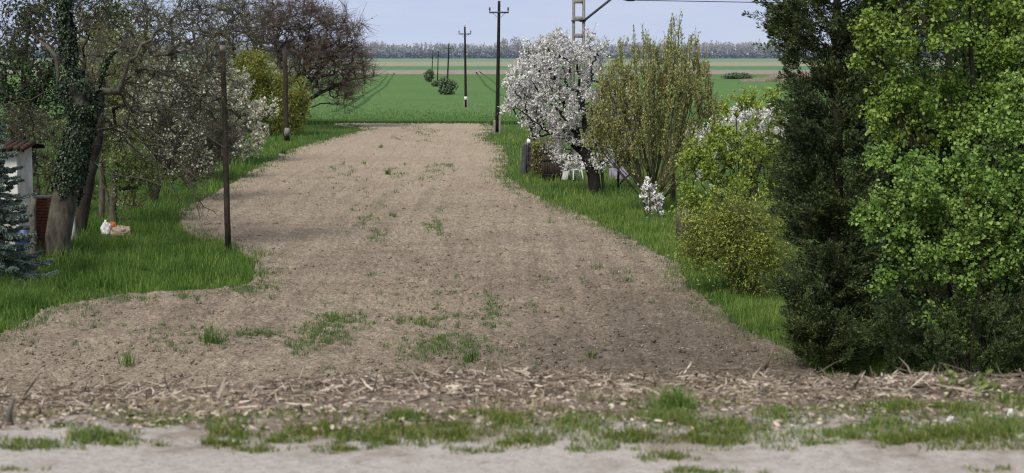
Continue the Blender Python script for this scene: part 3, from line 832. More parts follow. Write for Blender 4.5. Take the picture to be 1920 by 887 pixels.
def post(name, label, u, vb, vt, rpx, mat, cat='post', sides=8, lean=0, group=None, sq=False, cap=None, D=None):
    b = gp(u, vb) if D is None else np.array([*at(u, vb, D)[:2], float(G(D))]); D = b[1]; t_ = at(u + lean, vt, D)
    T = thing(name, label, cat, b, group)
    r = rpx * D / F
    q = np.linspace(0, 1, 7)[:, None]; pts = b * (1 - q) + t_ * q + np.c_[RNG.normal(size=7) * r * .1, RNG.normal(size=7) * r * .1, np.zeros(7)]
    pts[0, 2] -= .15
    MB().poly(pts, np.linspace(r * 1.12, r * .9, 7), 4 if sq else sides).build('shaft', M[mat], T, not sq)
    return T, b, t_, r
post('fence_post', 'weathered grey fence post left of the ivy-clad trunk', 62, 492, 372, 6, 'old_wood')
post('fence_post', 'short white-painted post behind the ivy-clad trunk', 137, 445, 345, 4.5, 'white_paint', sq=True)
T, b, t_, r = post('leaning_stick', 'thin dark stick leaning against the foot of the ivy-clad trunk', 84, 478, 425, 1.6, 'dark_wood', 'stick', lean=-14)
# barrel
b = gp(50, 488); T = thing('barrel', 'blue plastic barrel between the white shed and the grey fence post', 'barrel', b)
prof = [(.24, 0), (.27, .04), (.285, .25), (.30, .28), (.285, .31), (.285, .55), (.30, .58), (.285, .61), (.27, .82), (.22, .86)]
a = np.linspace(0, 2 * math.pi, 25)
MB().grid(np.array([[(b[0] + r * math.cos(q), b[1] + r * math.sin(q), b[2] + z) for q in a] for r, z in prof])).build('body', M['blue_plastic'], T, True)
MB().poly([b + [0, 0, .84], b + [0, 0, .90]], [.25, .25], 20).build('lid', M['dark_plastic'], T)
# brick pier
b = gp(80, 470); T = thing('brick_pier', 'red brick pier seen between the grey fence post and the ivy-clad trunk', 'pier', b)
mb = MB()
for k in range(17):
    for j in range(2):
        mb.box(b + np.array([(-.12 if j else .12) * (1 if k % 2 else 0), (0 if k % 2 else (-.12 if j else .12)), .05 + k * .085]),
               (.23, .48, .075) if k % 2 else (.48, .23, .075))
mb.build('bricks', M['brick'], T, bevel=.006)
MB().box(b + [0, 0, .05 + 17 * .085], (.52, .52, .06)).build('cap', M['concrete'], T, bevel=.01)

def crumple(c, sx, sy, sz, seed, n=22):
    """crumpled bag or cloth: a lumpy dome with folds"""
    th = np.linspace(0, 2 * math.pi, n * 2); ph = np.linspace(0, math.pi * .52, n)
    Pm, Tm = np.meshgrid(ph, th, indexing='ij')
    r = .75 + .6 * (fbm(Tm * 1.6 * 1 + seed, Pm * 2.5, 3, seed) - .5) + .35 * (fbm(np.cos(Tm) * 4 + seed, np.sin(Tm) * 4 + Pm * 3, 3, seed + 3) - .5)
    r[:, -1] = r[:, 0]
    return MB().grid(np.stack([c[0] + sx * r * np.sin(Pm) * np.cos(Tm), c[1] + sy * r * np.sin(Pm) * np.sin(Tm), c[2] + sz * r * np.cos(Pm)], -1))
b = gp(200, 440)
tag(crumple(b + [0, 0, .05], .22, .2, .42, 3).build('rubbish_bag', M['white_plastic'], None, True), 'white crumpled bag in the grass by the pale-leaved tree', 'bag')
b2 = b + [.16, .1, .05]
tag(crumple(b2, .2, .16, .40, 11).build('rag', M['orange_cloth'], None, True), 'orange rag on top of the rubbish heap', 'rag')
tag(crumple(b + [.42, .05, 0], .42, .25, .33, 5).build('sack', M['tan_cloth'], None, True), 'tan sack slumped at the right of the rubbish heap', 'sack')

# ---- two wooden poles along the left edge
T, b, t_, r = post('wooden_pole', 'near wooden pole standing in tall grass at the left edge of the plot', 428, 468, 78, 5.2, 'dark_wood', 'pole', 10, -11, 'wooden poles along the left edge')
MB().poly([t_ - [0, 0, .28], t_ - [0, 0, .10]], [r * 1.02, r * 1.02], 12).build('pale_band', M['concrete'], T)
T, b, t_, r = post('wooden_pole', 'farther wooden pole in front of the yellow-green bush', 538, 262, 92, 4.6, 'dark_wood', 'pole', 10, -4, 'wooden poles along the left edge', D=103)
MB().poly([b + [0, 0, .25], b + [0, 0, .75]], [r * 1.2, r * 1.2], 12).build('pale_band', M['concrete'], T)

# ------------------------------------------------------------------ line of utility poles in the crop
def utility_pole(D, ub, ut, vt, label, band=False, vb=None):
    gz = float(G(D)); bx = at(ub, 200, D)[0]; b = np.array([bx, D, gz]); tp = at(ut, vt, D)
    T = thing('utility_pole', label, 'utility pole', b, 'utility poles crossing the green field')
    H = tp[2] - gz; ax = (tp - b)
    q = np.linspace(0, 1, 8)[:, None]; pts = b + ax * (q * .965 + .004)
    MB().poly(pts, np.linspace(.155, .095, 8), 10).build('pole', M['black_wood'], T, True)
    s0 = MB(); s0.box(b + [.17, 0, .45], (.16, .2, 1.5)); s0.box(b + [-.17, 0, .3], (.14, .2, 1.1))
    s0.build('concrete_stub', M['concrete'], T, bevel=.02)
    ca = b + ax * (1 - 1.05 / H); W = .66
    mb = MB(); mb.box(ca + [0, -.13, 0], (2 * W, .09, .11))
    for sg in (-1, 1): mb.poly([ca + [sg * .42, -.12, -.04], ca + [0, -.12, -.42]], [.014, .014], 5)
    arm = mb.build('crossarm', M['steel_dark'], T)
    for p0, mat in ((ca + [-W + .04, -.13, 0], 'insulator_dark'), (ca + [W - .04, -.13, 0], 'insulator_dark'), (b + ax * .965, 'insulator')):
        mb = MB(); mb.poly([p0, p0 + [0, 0, .12]], [.022, .022], 6)
        for z_, r_ in ((.12, .055), (.19, .075), (.27, .06)): mb.poly([p0 + [0, 0, z_], p0 + [0, 0, z_ + .06], p0 + [0, 0, z_ + .1]], [r_, r_ * .8, r_ * .3], 10)
        mb.build('insulator', M[mat], T, True)
    if band:
        MB().poly([b + ax * .105, b + ax * .145], [.17, .17], 12).build('white_band', M['white_paint'], T)
    return T
utility_pole(112, 932, 936, -6, 'nearest and tallest utility pole, left of the white cherry tree')
utility_pole(176, 873.5, 871.5, 45, 'second utility pole with a white band near its foot', True)
utility_pole(265, 838, 842, 78, 'third utility pole rising from the largest round bush in the field')
utility_pole(386, 820, 822, 93, 'fourth utility pole, just right of the last and thinnest one')
utility_pole(455, 809, 812, 93, 'farthest utility pole, leftmost of the row behind a dark round bush')

def field_bush(u, v, ru, rv, D, label, mat='far_bush', n=2600, ls=(.25, .6), name='field_bush'):
    b = np.array([at(u, v, D)[0], D, float(G(D))]); cz = at(u, v, D); R_ = ru * D / F; Rz = rv * D / F
    T = thing(name, label, 'bush', b)
    st = MB()
    for k in range(26):
        q = cz + unit(RNG.normal(size=(1, 3)))[0] * [R_, R_, Rz] * .8
        mid = (b + q) / 2 + RNG.normal(size=3) * [.2, .2, .1]
        st.poly([b + RNG.normal(size=3) * [.2, .2, 0], mid, q], [.05, .035, .015], 4, False)
    st.build('stems', M['bark_dark'], T)
    ln = RNG.integers(0, 16, n); cen = unit(RNG.normal(size=(16, 3))) * RNG.uniform(.35, .85, (16, 1))
    P = cz + (cen[ln] + RNG.normal(size=(n, 3)) * .24) * [R_, R_, Rz]
    P[:, 2] = np.maximum(P[:, 2], b[2] + .1)
    s_ = RNG.uniform(*ls, n)
    MB().chips(P, rdir(n), rdir(n), s_, s_ * .6).build('foliage', M[mat], T)
field_bush(838, 163, 16, 15, 263, 'largest round green bush in the field, at the foot of the third utility pole')
field_bush(819, 160, 9, 7, 384, 'small low bush at the foot of the fourth utility pole')
field_bush(804, 143, 8.5, 11, 450, 'dark round bush beside the farthest utility pole', n=2200)
field_bush(1384, 146, 24, 7.5, 500, 'wide low dark shrub alone in the field at the right', n=4200, ls=(.4, .9))
# reeds
n = 9000; xs_ = RNG.normal(size=n)
D = 470 + RNG.uniform(-15, 15, n); u = 1462 + RNG.uniform(-75, 60, n)
hh = np.interp(u, [1385, 1430, 1450, 1475, 1525], [.5, 1.0, 2.4, 3.2, 2.6])
x = D * (u - 960) / F; P = np.stack([x, D, G(D) - .1], 1)
tag(MB().blades(P, hh * RNG.uniform(.6, 1.1, n), .16, RNG.uniform(.05, .35, n)).build('reeds', M['reed']), 'patch of dry pinkish reeds in the field', 'reeds', kind='stuff')

# ------------------------------------------------------------------ wood on the horizon
fw = MB(); n = 4200
xs_ = RNG.uniform(-1150, 1150, n); yd = 1900 + RNG.uniform(0, 140, n)
hn = 13.5 + 7 * (fbm(xs_ / 60, xs_ * 0, 3, 44)) + RNG.normal(size=n) * 1.6
for k in range(n):
    base = np.array([xs_[k], yd[k], -3.0]); h = hn[k]; m = 26
    q = unit(RNG.normal(size=(m, 3))) * (RNG.random(m) ** .5)[:, None] * [2.3, 2.3, h * .36] + base + [0, 0, h * .62]
    s_ = RNG.uniform(.9, 2.2, m)
    dd = rdir(m); dd[:, 2] *= 3.5
    fw.chips(q, dd, rdir(m), s_ * 1.3, s_ * .7)
    fw.tubes([base], [base + [RNG.normal() * .4, 0, h * .95]], .32, .1, sides=3)
m = 26000
P = np.stack([RNG.uniform(-1150, 1150, m), 1888 + RNG.uniform(0, 14, m), -3 + 10.5 * RNG.random(m) ** 1.3], 1)
fw.chips(P, rdir(m), rdir(m), 3.0, 2.2)
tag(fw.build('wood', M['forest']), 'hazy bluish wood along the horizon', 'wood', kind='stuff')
for u, vt, rw, lab in ((969, 68, 14, 'roundest tall hazy tree standing above the wood, right of the nearest utility pole'),
                       (945, 71, 8, 'slim hazy tree above the wood, directly beside the nearest utility pole')):
    D = 1870; b = np.array([at(u, 100, D)[0], D, -3.0]); top = at(u, vt, D)[2]; h = top + 3
    T = thing('distant_tree', lab, 'tree', b)
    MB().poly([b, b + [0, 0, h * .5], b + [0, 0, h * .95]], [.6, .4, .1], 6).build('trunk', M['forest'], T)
    m = 420; R_ = rw * D / F
    q = unit(RNG.normal(size=(m, 3))) * (RNG.random(m) ** .45)[:, None] * [R_, R_ * .8, h * .34] + b + [0, 0, h * .66]
    dd = rdir(m); dd[:, 2] *= 2
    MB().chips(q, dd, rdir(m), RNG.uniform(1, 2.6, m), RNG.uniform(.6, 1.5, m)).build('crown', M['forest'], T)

# ------------------------------------------------------------------ railway mast behind the cherry tree
D = 80.0; xm = at(1085, 20, D)[0]; T = thing('railway_mast', 'concrete ladder mast with a slanting arm above the white cherry tree', 'mast', (xm, D, 0))
mb = MB(); H = 10.5
for sg in (-1, 1): mb.poly([(xm + sg * .26, D, -.2), (xm + sg * .235, D, H)], [.085, .075], 4)
for k in range(13): mb.box((xm, D, .5 + k * .82), (.42, .12, .2))
mb.build('lattice_shaft', M['concrete'], T)
p0 = at(1096, 38, D); p1 = at(1146, -2, D); p2 = p1 + (p1 - p0) * .9
mb = MB(); mb.poly([p0, p1, p2], [.06] * 3, 8); mb.box(p0 + [-.1, 0, 0], (.28, .26, .16)); arm = mb.build('arm', M['steel_dark'], T)
MB().box((xm, D - .01, at(1085, 39, D)[2]), (.72, .24, .05)).build('clamp', M['steel_dark'], T)
pA = at(1168, -1.5, D); pB = at(1190, 0.5, D); pC = at(1450, 5, D)
T2 = thing('overhead_wire', 'dark overhead wire with a thick insulator crossing the top of the sky', 'wire', pA)
mb = MB(); mb.poly([pA + (pA - pB) * 2.2 + [0, 0, .25], pA, pA * .5 + pB * .5, pB], [.03, .05, .085, .05], 8); mb.build('insulator', M['insulator_dark'], T2, True)
mb = MB(); q = np.linspace(0, 1, 12)[:, None]; mb.poly(pB + (pC - pB) * q * 2.2, [.022] * 12, 6); mb.build('cable', M['steel_dark'], T2)

# ------------------------------------------------------------------ right: white cherry, upright pear, junk
b = gp(1116, 362); D = b[1]
Tc = thing('white_cherry_tree', 'large white-blossoming tree with a black leaning trunk beside the plot', 'tree', b)
s = Skel(b)
f = s.limb(0, U([(1113, 335), (1106, 305), (1098, 285)], D), .01)
n0 = len(s.P)
for l in ([(1070, 240), (1020, 180), (975, 130)], [(1075, 230), (1040, 150), (1010, 90)], [(1095, 220), (1080, 130), (1065, 70)], [(1110, 230), (1125, 160), (1130, 100)],
          [(1060, 260), (1010, 235), (970, 200)], [(1125, 265), (1150, 220), (1165, 180)]):
    s.limb(f, [at(u, v, D + RNG.uniform(-1.6, 1.6) * (k + 1) / 3) for k, (u, v) in enumerate(l)], .05)
tg = ell([(1020, 150, 62, 65), (1075, 115, 60, 60), (1040, 210, 60, 60), (985, 175, 36, 55), (1090, 190, 60, 70), (1060, 255, 50, 40), (1120, 280, 35, 30),
          (1010, 235, 35, 30), (1140, 170, 50, 70), (958, 170, 12, 40), (1115, 80, 25, 28), (1035, 85, 25, 22), (1170, 230, 50, 60), (1075, 300, 40, 22), (1120, 305, 30, 18), (952, 200, 10, 12)], 760, D, .95, 2.2)
s.colonize(tg, up=.15, wig=.06, skip=n0 - 3).finalize(.010, .25)
s.wood(mb := MB()); mb.build('trunk', M['black_wood'], Tc, True)
A, B = s.fine(3); tw = MB(); ta, tb = twigs(tw, A, B, 2600, .42, .008, .25, .8, 2); tw.build('twigs', M['bark_dark'], Tc)
k = 30000; P, d = pick(np.concatenate([A, ta]), np.concatenate([B, tb]), k, .035)
sz = RNG.uniform(.045, .105, k)
MB().chips(P, rdir(k), rdir(k), sz, sz * .85).build('blossom', M['blossom'], Tc)

b = gp(1004, 268); D = b[1]
make_tree('white_plum_tree', 'smaller white-blossoming tree half hidden behind the large white cherry', b,
          [L(*U([(1000, 250), (990, 215), (975, 170)], D)), L(*U([(1002, 240), (1020, 190), (1030, 130)], D))],
          ell([(985, 160, 36, 55), (1010, 110, 45, 45), (1000, 215, 30, 30), (1040, 90, 40, 35)], 300, D), .2, .016, 'black_wood', 'blossom', 6000, (.08, .18), .9, 900, .5, .012,
          'bark_dark', False, 'blossom', dict(up=.2))

b = gp(1226, 398); D = b[1]
Tp = thing('upright_pear_tree', 'tall upright many-stemmed tree with fine olive leaves right of the white cherry', 'tree', b)
s = Skel(b)
trunks = [s.limb(0, U([(u, v, dz)], D), .01) for u, v, dz in ((1214, 366, -.2), (1226, 352, .2), (1236, 364, -.1), (1207, 376, .3), (1242, 372, .2))]
TU = [1092, 1110, 1132, 1160, 1200, 1235, 1265, 1300, 1325, 1345, 1358]; TV = [235, 180, 130, 84, 46, 88, 26, 58, 92, 165, 230]
for k in range(64):
    tu = RNG.uniform(1094, 1357); tv = np.interp(tu, TU, TV) + abs(RNG.normal()) * 34; dz = RNG.normal() * 1.0
    i0 = trunks[int(np.argmin([abs((s.P[q][0] / s.P[q][1] * F + 960) - (1226 + (tu - 1226) * .12)) + RNG.random() * 9 for q in trunks]))]
    p0 = s.P[i0]; u0, v0 = 960 + p0[0] / p0[1] * F, 360
    s.limb(i0, [at(u0 + (tu - u0) * a_, v0 + (tv - v0) * b_, D + dz * a_) for a_, b_ in ((.48, .30), (.82, .64), (1.0, 1.0))], .012)
tg = ell([(1220, 150, 80, 85), (1270, 170, 65, 95), (1160, 180, 55, 80), (1200, 230, 90, 70), (1300, 190, 45, 80), (1250, 260, 75, 60), (1330, 220, 30, 50), (1130, 250, 42, 60),
          (1180, 290, 60, 40), (1290, 290, 50, 35)], 700, D, .9, 2.2)
s.colonize(tg, horiz=5, vert=1, up=.9, wig=.008, under=3.0, seg=3, skip=6).finalize(.009, .15)
s.wood(mb := MB()); mb.build('trunk', M['bark_olive'], Tp, True)
A, B = s.fine(3); tw = MB(); ta, tb = twigs(tw, A, B, 3400, .5, .008, 2.2, .4, 2); tw.build('twigs', M['bark_olive'], Tp)
k = 46000; P, d = pick(np.concatenate([A, ta]), np.concatenate([B, tb]), k, .03)
sz = RNG.uniform(.045, .105, k)
MB().chips(P, unit(d + rdir(k) * .6), rdir(k), sz, sz * .5).build('leaves', M['olive_leaf'], Tp)

def shrub(name, label, b, ells, nt_, D, bark, leaf, nleaf, ls, lw, rb=.05, rt=.006, fold=True, spread=.05, ntw=0, twl=.3, kw=None, nst=9, leafname='leaves', hang=0.0, cat='bush', flat=.6,
          depth=1.0, blotch=0):
    T = thing(name, label, cat, b)
    s = Skel(b)
    tg = clumped(lambda k: ell(ells, k, D, depth), nt_, 1.5) if blotch else ell(ells, nt_, D, depth)
    far = tg[RNG.choice(len(tg), nst, replace=False)]
    for q in far:
        off = b + np.array([RNG.normal() * .25, RNG.normal() * .25, .02])
        i = s.chain(0, [off]); s.limb(i, [off * .55 + q * .45 + [0, 0, .25], q], .03)
    s.colonize(tg, **(kw or dict(up=.25))).finalize(rt, rb * 2)
    s.r = np.minimum(s.r, rb)
    s.wood(mb := MB()); mb.build('stems', M[bark], T, True)
    A, B = s.fine(3)
    if ntw:
        tw = MB(); A2, B2 = twigs(tw, A, B, ntw, twl, rt * .8, .2, .8, 2); tw.build('twigs', M[bark], T); A = np.concatenate([A, A2]); B = np.concatenate([B, B2])
    P, d = pick(A, B, nleaf, spread)
    sz = ls[0] + (ls[1] - ls[0]) * RNG.random(nleaf) ** 1.5
    Dn = unit(d * .5 + rdir(nleaf) + np.array([0, 0, -hang])); Nn = unit(rdir(nleaf) * flat + np.array([-.25, -.35, .75]))
    mb = MB(); (mb.leaves if fold else mb.chips)(P, Dn, Nn, sz, sz * lw); mb.build(leafname, M[leaf], T)
    return T, s

b = gp(1222, 408); D = b[1] - .6
shrub('white_blossom_shrub', 'narrow white-flowering suckers round the foot of the upright tree', b - [0, .6, 0], [(1220, 370, 22, 42), (1212, 350, 14, 25), (1238, 385, 12, 25)], 120, D,
      'bark_dark', 'blossom', 620, (.05, .10), .9, .02, .005, False, .04, cat='shrub', leafname='blossom')
b = gp(1132, 360); D = b[1]
make_tree('sapling', 'thin yellowish sapling just right of the black cherry trunk', b, [L(*U([(1130, 330), (1128, 290), (1132, 240)], D))],
          ell([(1140, 270, 35, 35), (1130, 225, 40, 40)], 60, D), .07, .008, 'bark_olive', 'olive_leaf', 700, (.05, .1), .6, 200, .4, .006, cat='tree', fold=False)
b = gp(1158, 352) ; D = b[1]
make_tree('young_tree', 'dark slender young tree in front of the purple cover', b, [L(*U([(1160, 325), (1158, 290), (1165, 240)], D)), L(*U([(1170, 335), (1188, 322), (1200, 300)], D))],
          ell([(1160, 270, 35, 35), (1195, 300, 25, 30), (1150, 230, 40, 40)], 90, D), .06, .008, 'bark_dark', 'olive_leaf', 1100, (.05, .1), .6, 260, .4, .006, fold=False)

# black sheet over the fence end, brushwood behind it, dark slatted bin
def drape(name, label, cat, b, W_, Dp, H, seed, mat, lean=0.0, top=.7, n=44):
    th = np.linspace(0, 2 * math.pi, n * 2); zz = np.linspace(0, 1, n)
    Z, Tm = np.meshgrid(zz, th, indexing='ij')
    fold_ = 1 + .22 * (fbm(np.cos(Tm) * 3.2 + seed, np.sin(Tm) * 3.2 + Z * .7, 3, seed) - .5) * 2 + .10 * np.sin(Tm * 9 + 3 * Z + seed)
    rr = (1 - (1 - top) * Z) * fold_ * np.sqrt(np.maximum(1 - np.maximum(Z - .86, 0) ** 2 / .0196, 0) + .0)
    rr[:, -1] = rr[:, 0]
    X = np.stack([b[0] + W_ / 2 * rr * np.cos(Tm) + lean * Z, b[1] + Dp / 2 * rr * np.sin(Tm), b[2] - .05 + H * Z * (1 + .05 * np.cos(Tm * 2 + seed))], -1)
    return tag(MB().grid(X).build(name, M[mat], None, True), label, cat)
b = gp(986, 326)
drape('black_sheet', 'black plastic sheet hanging over the end of the brushwood', 'plastic sheet', b, .44, .5, 1.5, 4, 'black_sheet', .05, .9)
tag(crumple(at(991, 268, b[1] - .1), .14, .12, .22, 8, 12).build('white_rag', M['white_plastic'], None, True), 'small white rag on top of the black plastic sheet', 'rag')
b = gp(1012, 330)
Th = thing('brushwood_heap', 'brown-green heap of stacked brushwood behind the black plastic sheet', 'brushwood', b + [0, .8, 0])
n = 2600; P = b + np.stack([RNG.uniform(-.35, .75, n), RNG.uniform(.1, 1.5, n), RNG.uniform(0, 1.45, n) * RNG.uniform(.75, 1.08, n)], 1)
dd = unit(RNG.normal(size=(n, 3)) * [.6, .6, 1.0]); ln_ = RNG.uniform(.12, .32, n)[:, None]
MB().tubes(P - dd * ln_, P + dd * ln_, .012, .005, sides=3).build('sticks', M['twig_red'], Th)
k = 5200; P = b + np.stack([RNG.uniform(-.35, .8, k), RNG.uniform(.05, 1.5, k), RNG.uniform(0, 1.5, k)], 1)
MB().chips(P, rdir(k), rdir(k), RNG.uniform(.06, .13, k), .05).build('leaves', M['broom_leaf'], Th)
b = gp(1038, 336)
Tb = thing('compost_bin', 'dark slatted wooden bin under the white cherry tree', 'bin', b + [0, .5, 0])
mb = MB()
for k in range(9): mb.box(b + [-.42 + k * .105, 0, .5], (.085, .025, 1.0 + .06 * math.sin(k * 2.1)))
for k in range(9): mb.box(b + [-.42 + k * .105, 1.0, .5], (.085, .025, 1.0))
for sg in (-1, 1):
    for k in range(9): mb.box(b + [sg * .47, .08 + k * .105, .5], (.025, .085, 1.0))
mb.build('boards', M['dark_wood'], Tb)
for z_ in (.18, .82): MB().box(b + [0, -.028, z_], (.96, .028, .08)).build('rail', M['black_wood'], Tb)

# white plastic garden chairs, tipped and stacked
def garden_chair(b, rz, tilt, label):
    T = thing('garden_chair', label, 'chair', b, 'white plastic chairs under the cherry tree')
    T.rotation_euler = (tilt[0], tilt[1], rz); T.location = [float(a) for a in b]
    loc = np.array(b)
    def bd(m_, nm):
        return m_.build(nm, M['white_plastic'], T, bevel=.006)
    m_ = MB(); m_.box(loc + [0, 0, .43], (.46, .44, .035)); bd(m_, 'seat')
    m_ = MB()
    for k in range(5): m_.box(loc + [-.17 + k * .085, .255, .72], (.055, .025, .5), np.array([[1, 0, 0], [0, math.cos(.2), math.sin(.2)], [0, -math.sin(.2), math.cos(.2)]]))
    m_.poly([loc + [-.23, .21, .45], loc + [-.23, .30, .95], loc + [0, .31, 1.0], loc + [.23, .30, .95], loc + [.23, .21, .45]], [.026] * 5, 6); bd(m_, 'backrest')
    for sx_ in (-1, 1):
        for sy_ in (-1, 1):
            m_ = MB(); m_.poly([loc + [sx_ * .20, sy_ * .18, .43], loc + [sx_ * .25, sy_ * .25, 0]], [.035, .024], 6); bd(m_, 'leg')
        m_ = MB(); m_.poly([loc + [sx_ * .245, .27, .68], loc + [sx_ * .26, -.1, .66], loc + [sx_ * .25, -.2, .6], loc + [sx_ * .225, -.2, .43]], [.024, .028, .026, .022], 6); bd(m_, 'armrest')
    return T
b = gp(1079, 337); garden_chair(b + [0, .2, 0], .5, (0, 0), 'white plastic chair upright beside the black cherry trunk')
b = gp(1064, 337); garden_chair(b + [.05, .5, .06], 2.6, (0, .28), 'white plastic chair tipped sideways against the dark slatted bin')
b = gp(1095, 336); garden_chair(b + [0, .7, 0], -.3, (0, 0), 'white plastic chair half hidden right behind the black cherry trunk')

b = gp(1058, 338); b[1] += .1
Tw = thing('white_board', 'white board leaning beside the dark slatted bin under the cherry tree', 'board', b)
MB().box(b + [.13, .12, .55], (.24, .03, 1.14), np.array([[math.cos(.22), 0, math.sin(.22)], [0, 1, 0], [-math.sin(.22), 0, math.cos(.22)]])).build('panel', M['white_plastic'], Tw, bevel=.01)
b = gp(1166, 336); b[1] += 1.0
drape('purple_cover', 'purple-grey plastic cover lying over a heap in the grass', 'plastic cover', b, .95, .8, .85, 9, 'purple_sheet', -.28, .3)
T, bb, t_, r = post('old_stump', 'thick weathered grey stump post at the foot of the lime-green bush', 1283, 444, 377, 12.5, 'old_wood', 'stump', 12)
mb = MB()
for k in range(13):
    a = k / 13 * 6.283; e = np.array([math.cos(a), math.sin(a), 0]) * r
    mb.poly([bb + e * 1.08 - [0, 0, .1], (bb + t_) / 2 + e * 1.02, t_ + e * .8 + [0, 0, RNG.uniform(-.05, .09)]], [r * .26, r * .24, r * .16], 5)
mb.build('ridges', M['old_wood'], T)
post('fence_post', 'short dark post behind the old grey stump', 1262, 380, 325, 5, 'dark_wood')

# white tree behind, lime bush, low broom bush
b = np.array([*at(1415, 380, 62)[:2], 0])
make_tree('white_plum_tree', 'white-blossoming tree glimpsed behind the lime-green bush', b,
          [L(*U([(1415, 330), (1410, 280), (1400, 230)], 62)), L(*U([(1420, 320), (1450, 270), (1465, 230)], 62))],
          ell([(1400, 250, 70, 50), (1450, 260, 45, 50), (1350, 270, 45, 45), (1420, 215, 50, 25), (1340, 320, 40, 40), (1300, 280, 25, 40)], 360, 62), .16, .010, 'bark_dark', 'blossom', 15000, (.06, .13), .9, 900, .4, .008, 'bark_dark',
          False, 'blossom', dict(up=.2))
b = gp(1395, 512); D = b[1]
shrub('lime_green_bush', 'tall lime-green bush in fresh leaf left of the dark cypress', b,
      [(1330, 290, 55, 55), (1395, 270, 75, 70), (1440, 215, 45, 40), (1300, 330, 38, 45), (1390, 350, 80, 60), (1450, 300, 40, 80), (1350, 400, 60, 45), (1400, 190, 22, 26),
       (1450, 180, 22, 20), (1375, 205, 25, 25), (1270, 290, 14, 30), (1460, 380, 40, 70), (1300, 385, 30, 40), (1430, 430, 60, 50), (1340, 440, 50, 40), (1400, 470, 60, 40)], 700, D, 'bark_dark', 'lime_leaf', 14000, (.06, .11), .55, .032, .006, True, .05, 500, .35, dict(up=.3, horiz=1.6), 14, flat=.9, blotch=1)
b = gp(1400, 545); D = b[1]
shrub('broom_bush', 'low dull-yellow bush below the lime-green bush', b,
      [(1340, 450, 50, 40), (1400, 460, 70, 50), (1455, 440, 45, 70), (1465, 500, 40, 40), (1315, 475, 32, 30), (1400, 510, 60, 25), (1380, 405, 40, 30), (1300, 440, 18, 26), (1440, 540, 50, 16)], 480, D, 'bark_olive', 'broom_leaf', 17000, (.045, .10), .32, .02, .005, True, .10, 1300,
      .75, dict(up=.3), 12, blotch=1)

# ---- the dark cypress and the evergreen behind the hazels
def conifer(name, label, D, lumps, n, base_u, top_v, mat='cypress_leaf', core=True, r0=.16):
    b = np.array([at(base_u, 600, D)[0], D, 0.0]); T = thing(name, label, 'tree', b)
    top = at(base_u, top_v, D)
    MB().poly([b, b * .5 + top * .5, top], [r0, r0 * .6, .02], 8).build('trunk', M['bark_dark'], T, True)
    lumps = np.array(lumps, float)
    wt = lumps[:, 2] * lumps[:, 3]; k = RNG.choice(len(lumps), n, p=wt / wt.sum())
    v = unit(RNG.normal(size=(n, 3))) * (RNG.random(n) ** .33)[:, None]
    C = np.zeros((n, 3))
    for i in range(n):
        u0, v0, ru, rv = lumps[k[i]][:4]; dk = lumps[k[i]][4] if lumps.shape[1] > 4 else 0
        C[i] = at(u0 + v[i, 0] * ru, v0 + v[i, 2] * rv, D + dk + v[i, 1] * min(ru, 110) * D / F)
    dens = fbm(C[:, 0] * 3.2 + C[:, 1], C[:, 2] * 2.4 + C[:, 1] * 1.7, 3, 77)
    C = C[(C[:, 2] > .05) & (dens > .40)]; v = v[:len(C)]
    ax = np.stack([np.interp(C[:, 2], [b[2], top[2]], [b[0], top[0]]), np.full(len(C), D)], 1)
    out = np.concatenate([C[:, :2] - ax, np.zeros((len(C), 1))], 1)
    sp = unit(unit(out) * RNG.uniform(.5, 1.2, (len(C), 1)) + np.array([0, 0, .75]) + RNG.normal(size=(len(C), 3)) * .4)
    C = C[::11]; sp = sp[::11]                                     # plumes: long shoots set with fine sprays
    J = 125; m = len(C) * J
    Cr = np.repeat(C, J, 0); Sr = np.repeat(sp, J, 0)
    t_ = RNG.random(m)[:, None]
    ln = np.repeat(RNG.uniform(.25, .85, len(C)) ** 1.2, J)[:, None]
    wd_ = np.repeat(RNG.uniform(.07, .17, len(C)), J)[:, None]
    dr = unit(np.cross(Sr, np.array([.2, .1, 1.0]))); dr2 = np.cross(Sr, dr)
    an = RNG.random(m)[:, None] * 6.283; off = dr * np.cos(an) + dr2 * np.sin(an)
    rr = wd_ * (1 - t_) ** .7 * np.sqrt(RNG.random(m))[:, None] + .012
    P = Cr + Sr * ln * t_ + off * rr - np.array([0, 0, .10]) * ln * t_ ** 2
    dn = unit(Sr * .9 + off * .7 + RNG.normal(size=(m, 3)) * .3)
    MB().chips(P, dn, rdir(m), RNG.uniform(.045, .11, m), RNG.uniform(.014, .028, m)).build('foliage', M[mat], T)
    # branches inside
    q = C[RNG.choice(len(C), 260)]
    zz = np.clip(q[:, 2] - RNG.uniform(.2, .8, 260), .1, None)
    P0 = np.stack([np.interp(zz, [b[2], top[2]], [b[0], top[0]]), np.full(260, D), zz], 1)
    MB().tubes(P0, q, .022, .006, sides=4).build('branches', M['bark_dark'], T)
    return T
conifer('cypress_tree', 'dense dark green cypress between the lime-green bush and the hazels', 28.3,
        [(1575, 600, 70, 110), (1620, 640, 110, 90), (1550, 500, 66, 80), (1530, 420, 52, 60), (1570, 380, 70, 90), (1520, 320, 42, 50), (1545, 260, 66, 60), (1590, 210, 60, 80), (1516, 205, 32, 40),
         (1560, 140, 40, 40), (1530, 165, 34, 22), (1545, 55, 60, 34), (1600, 80, 50, 90), (1474, 22, 30, 24), (1462, 62, 20, 14), (1505, 84, 34, 22), (1494, 112, 14, 16), (1520, 10, 50, 30), (1560, -50, 80, 50), (1550, -130, 70, 90),
         (1550, -230, 36, 70), (1500, 545, 20, 34), (1515, 640, 26, 40), (1560, 690, 60, 26), (1505, 455, 26, 24), (1575, 500, 60, 60), (1560, 440, 60, 60), (1510, 500, 30, 40), (1622, 60, 45, 80), (1640, -40, 60, 80), (1610, 170, 50, 60)], 25000, 1570, -290)
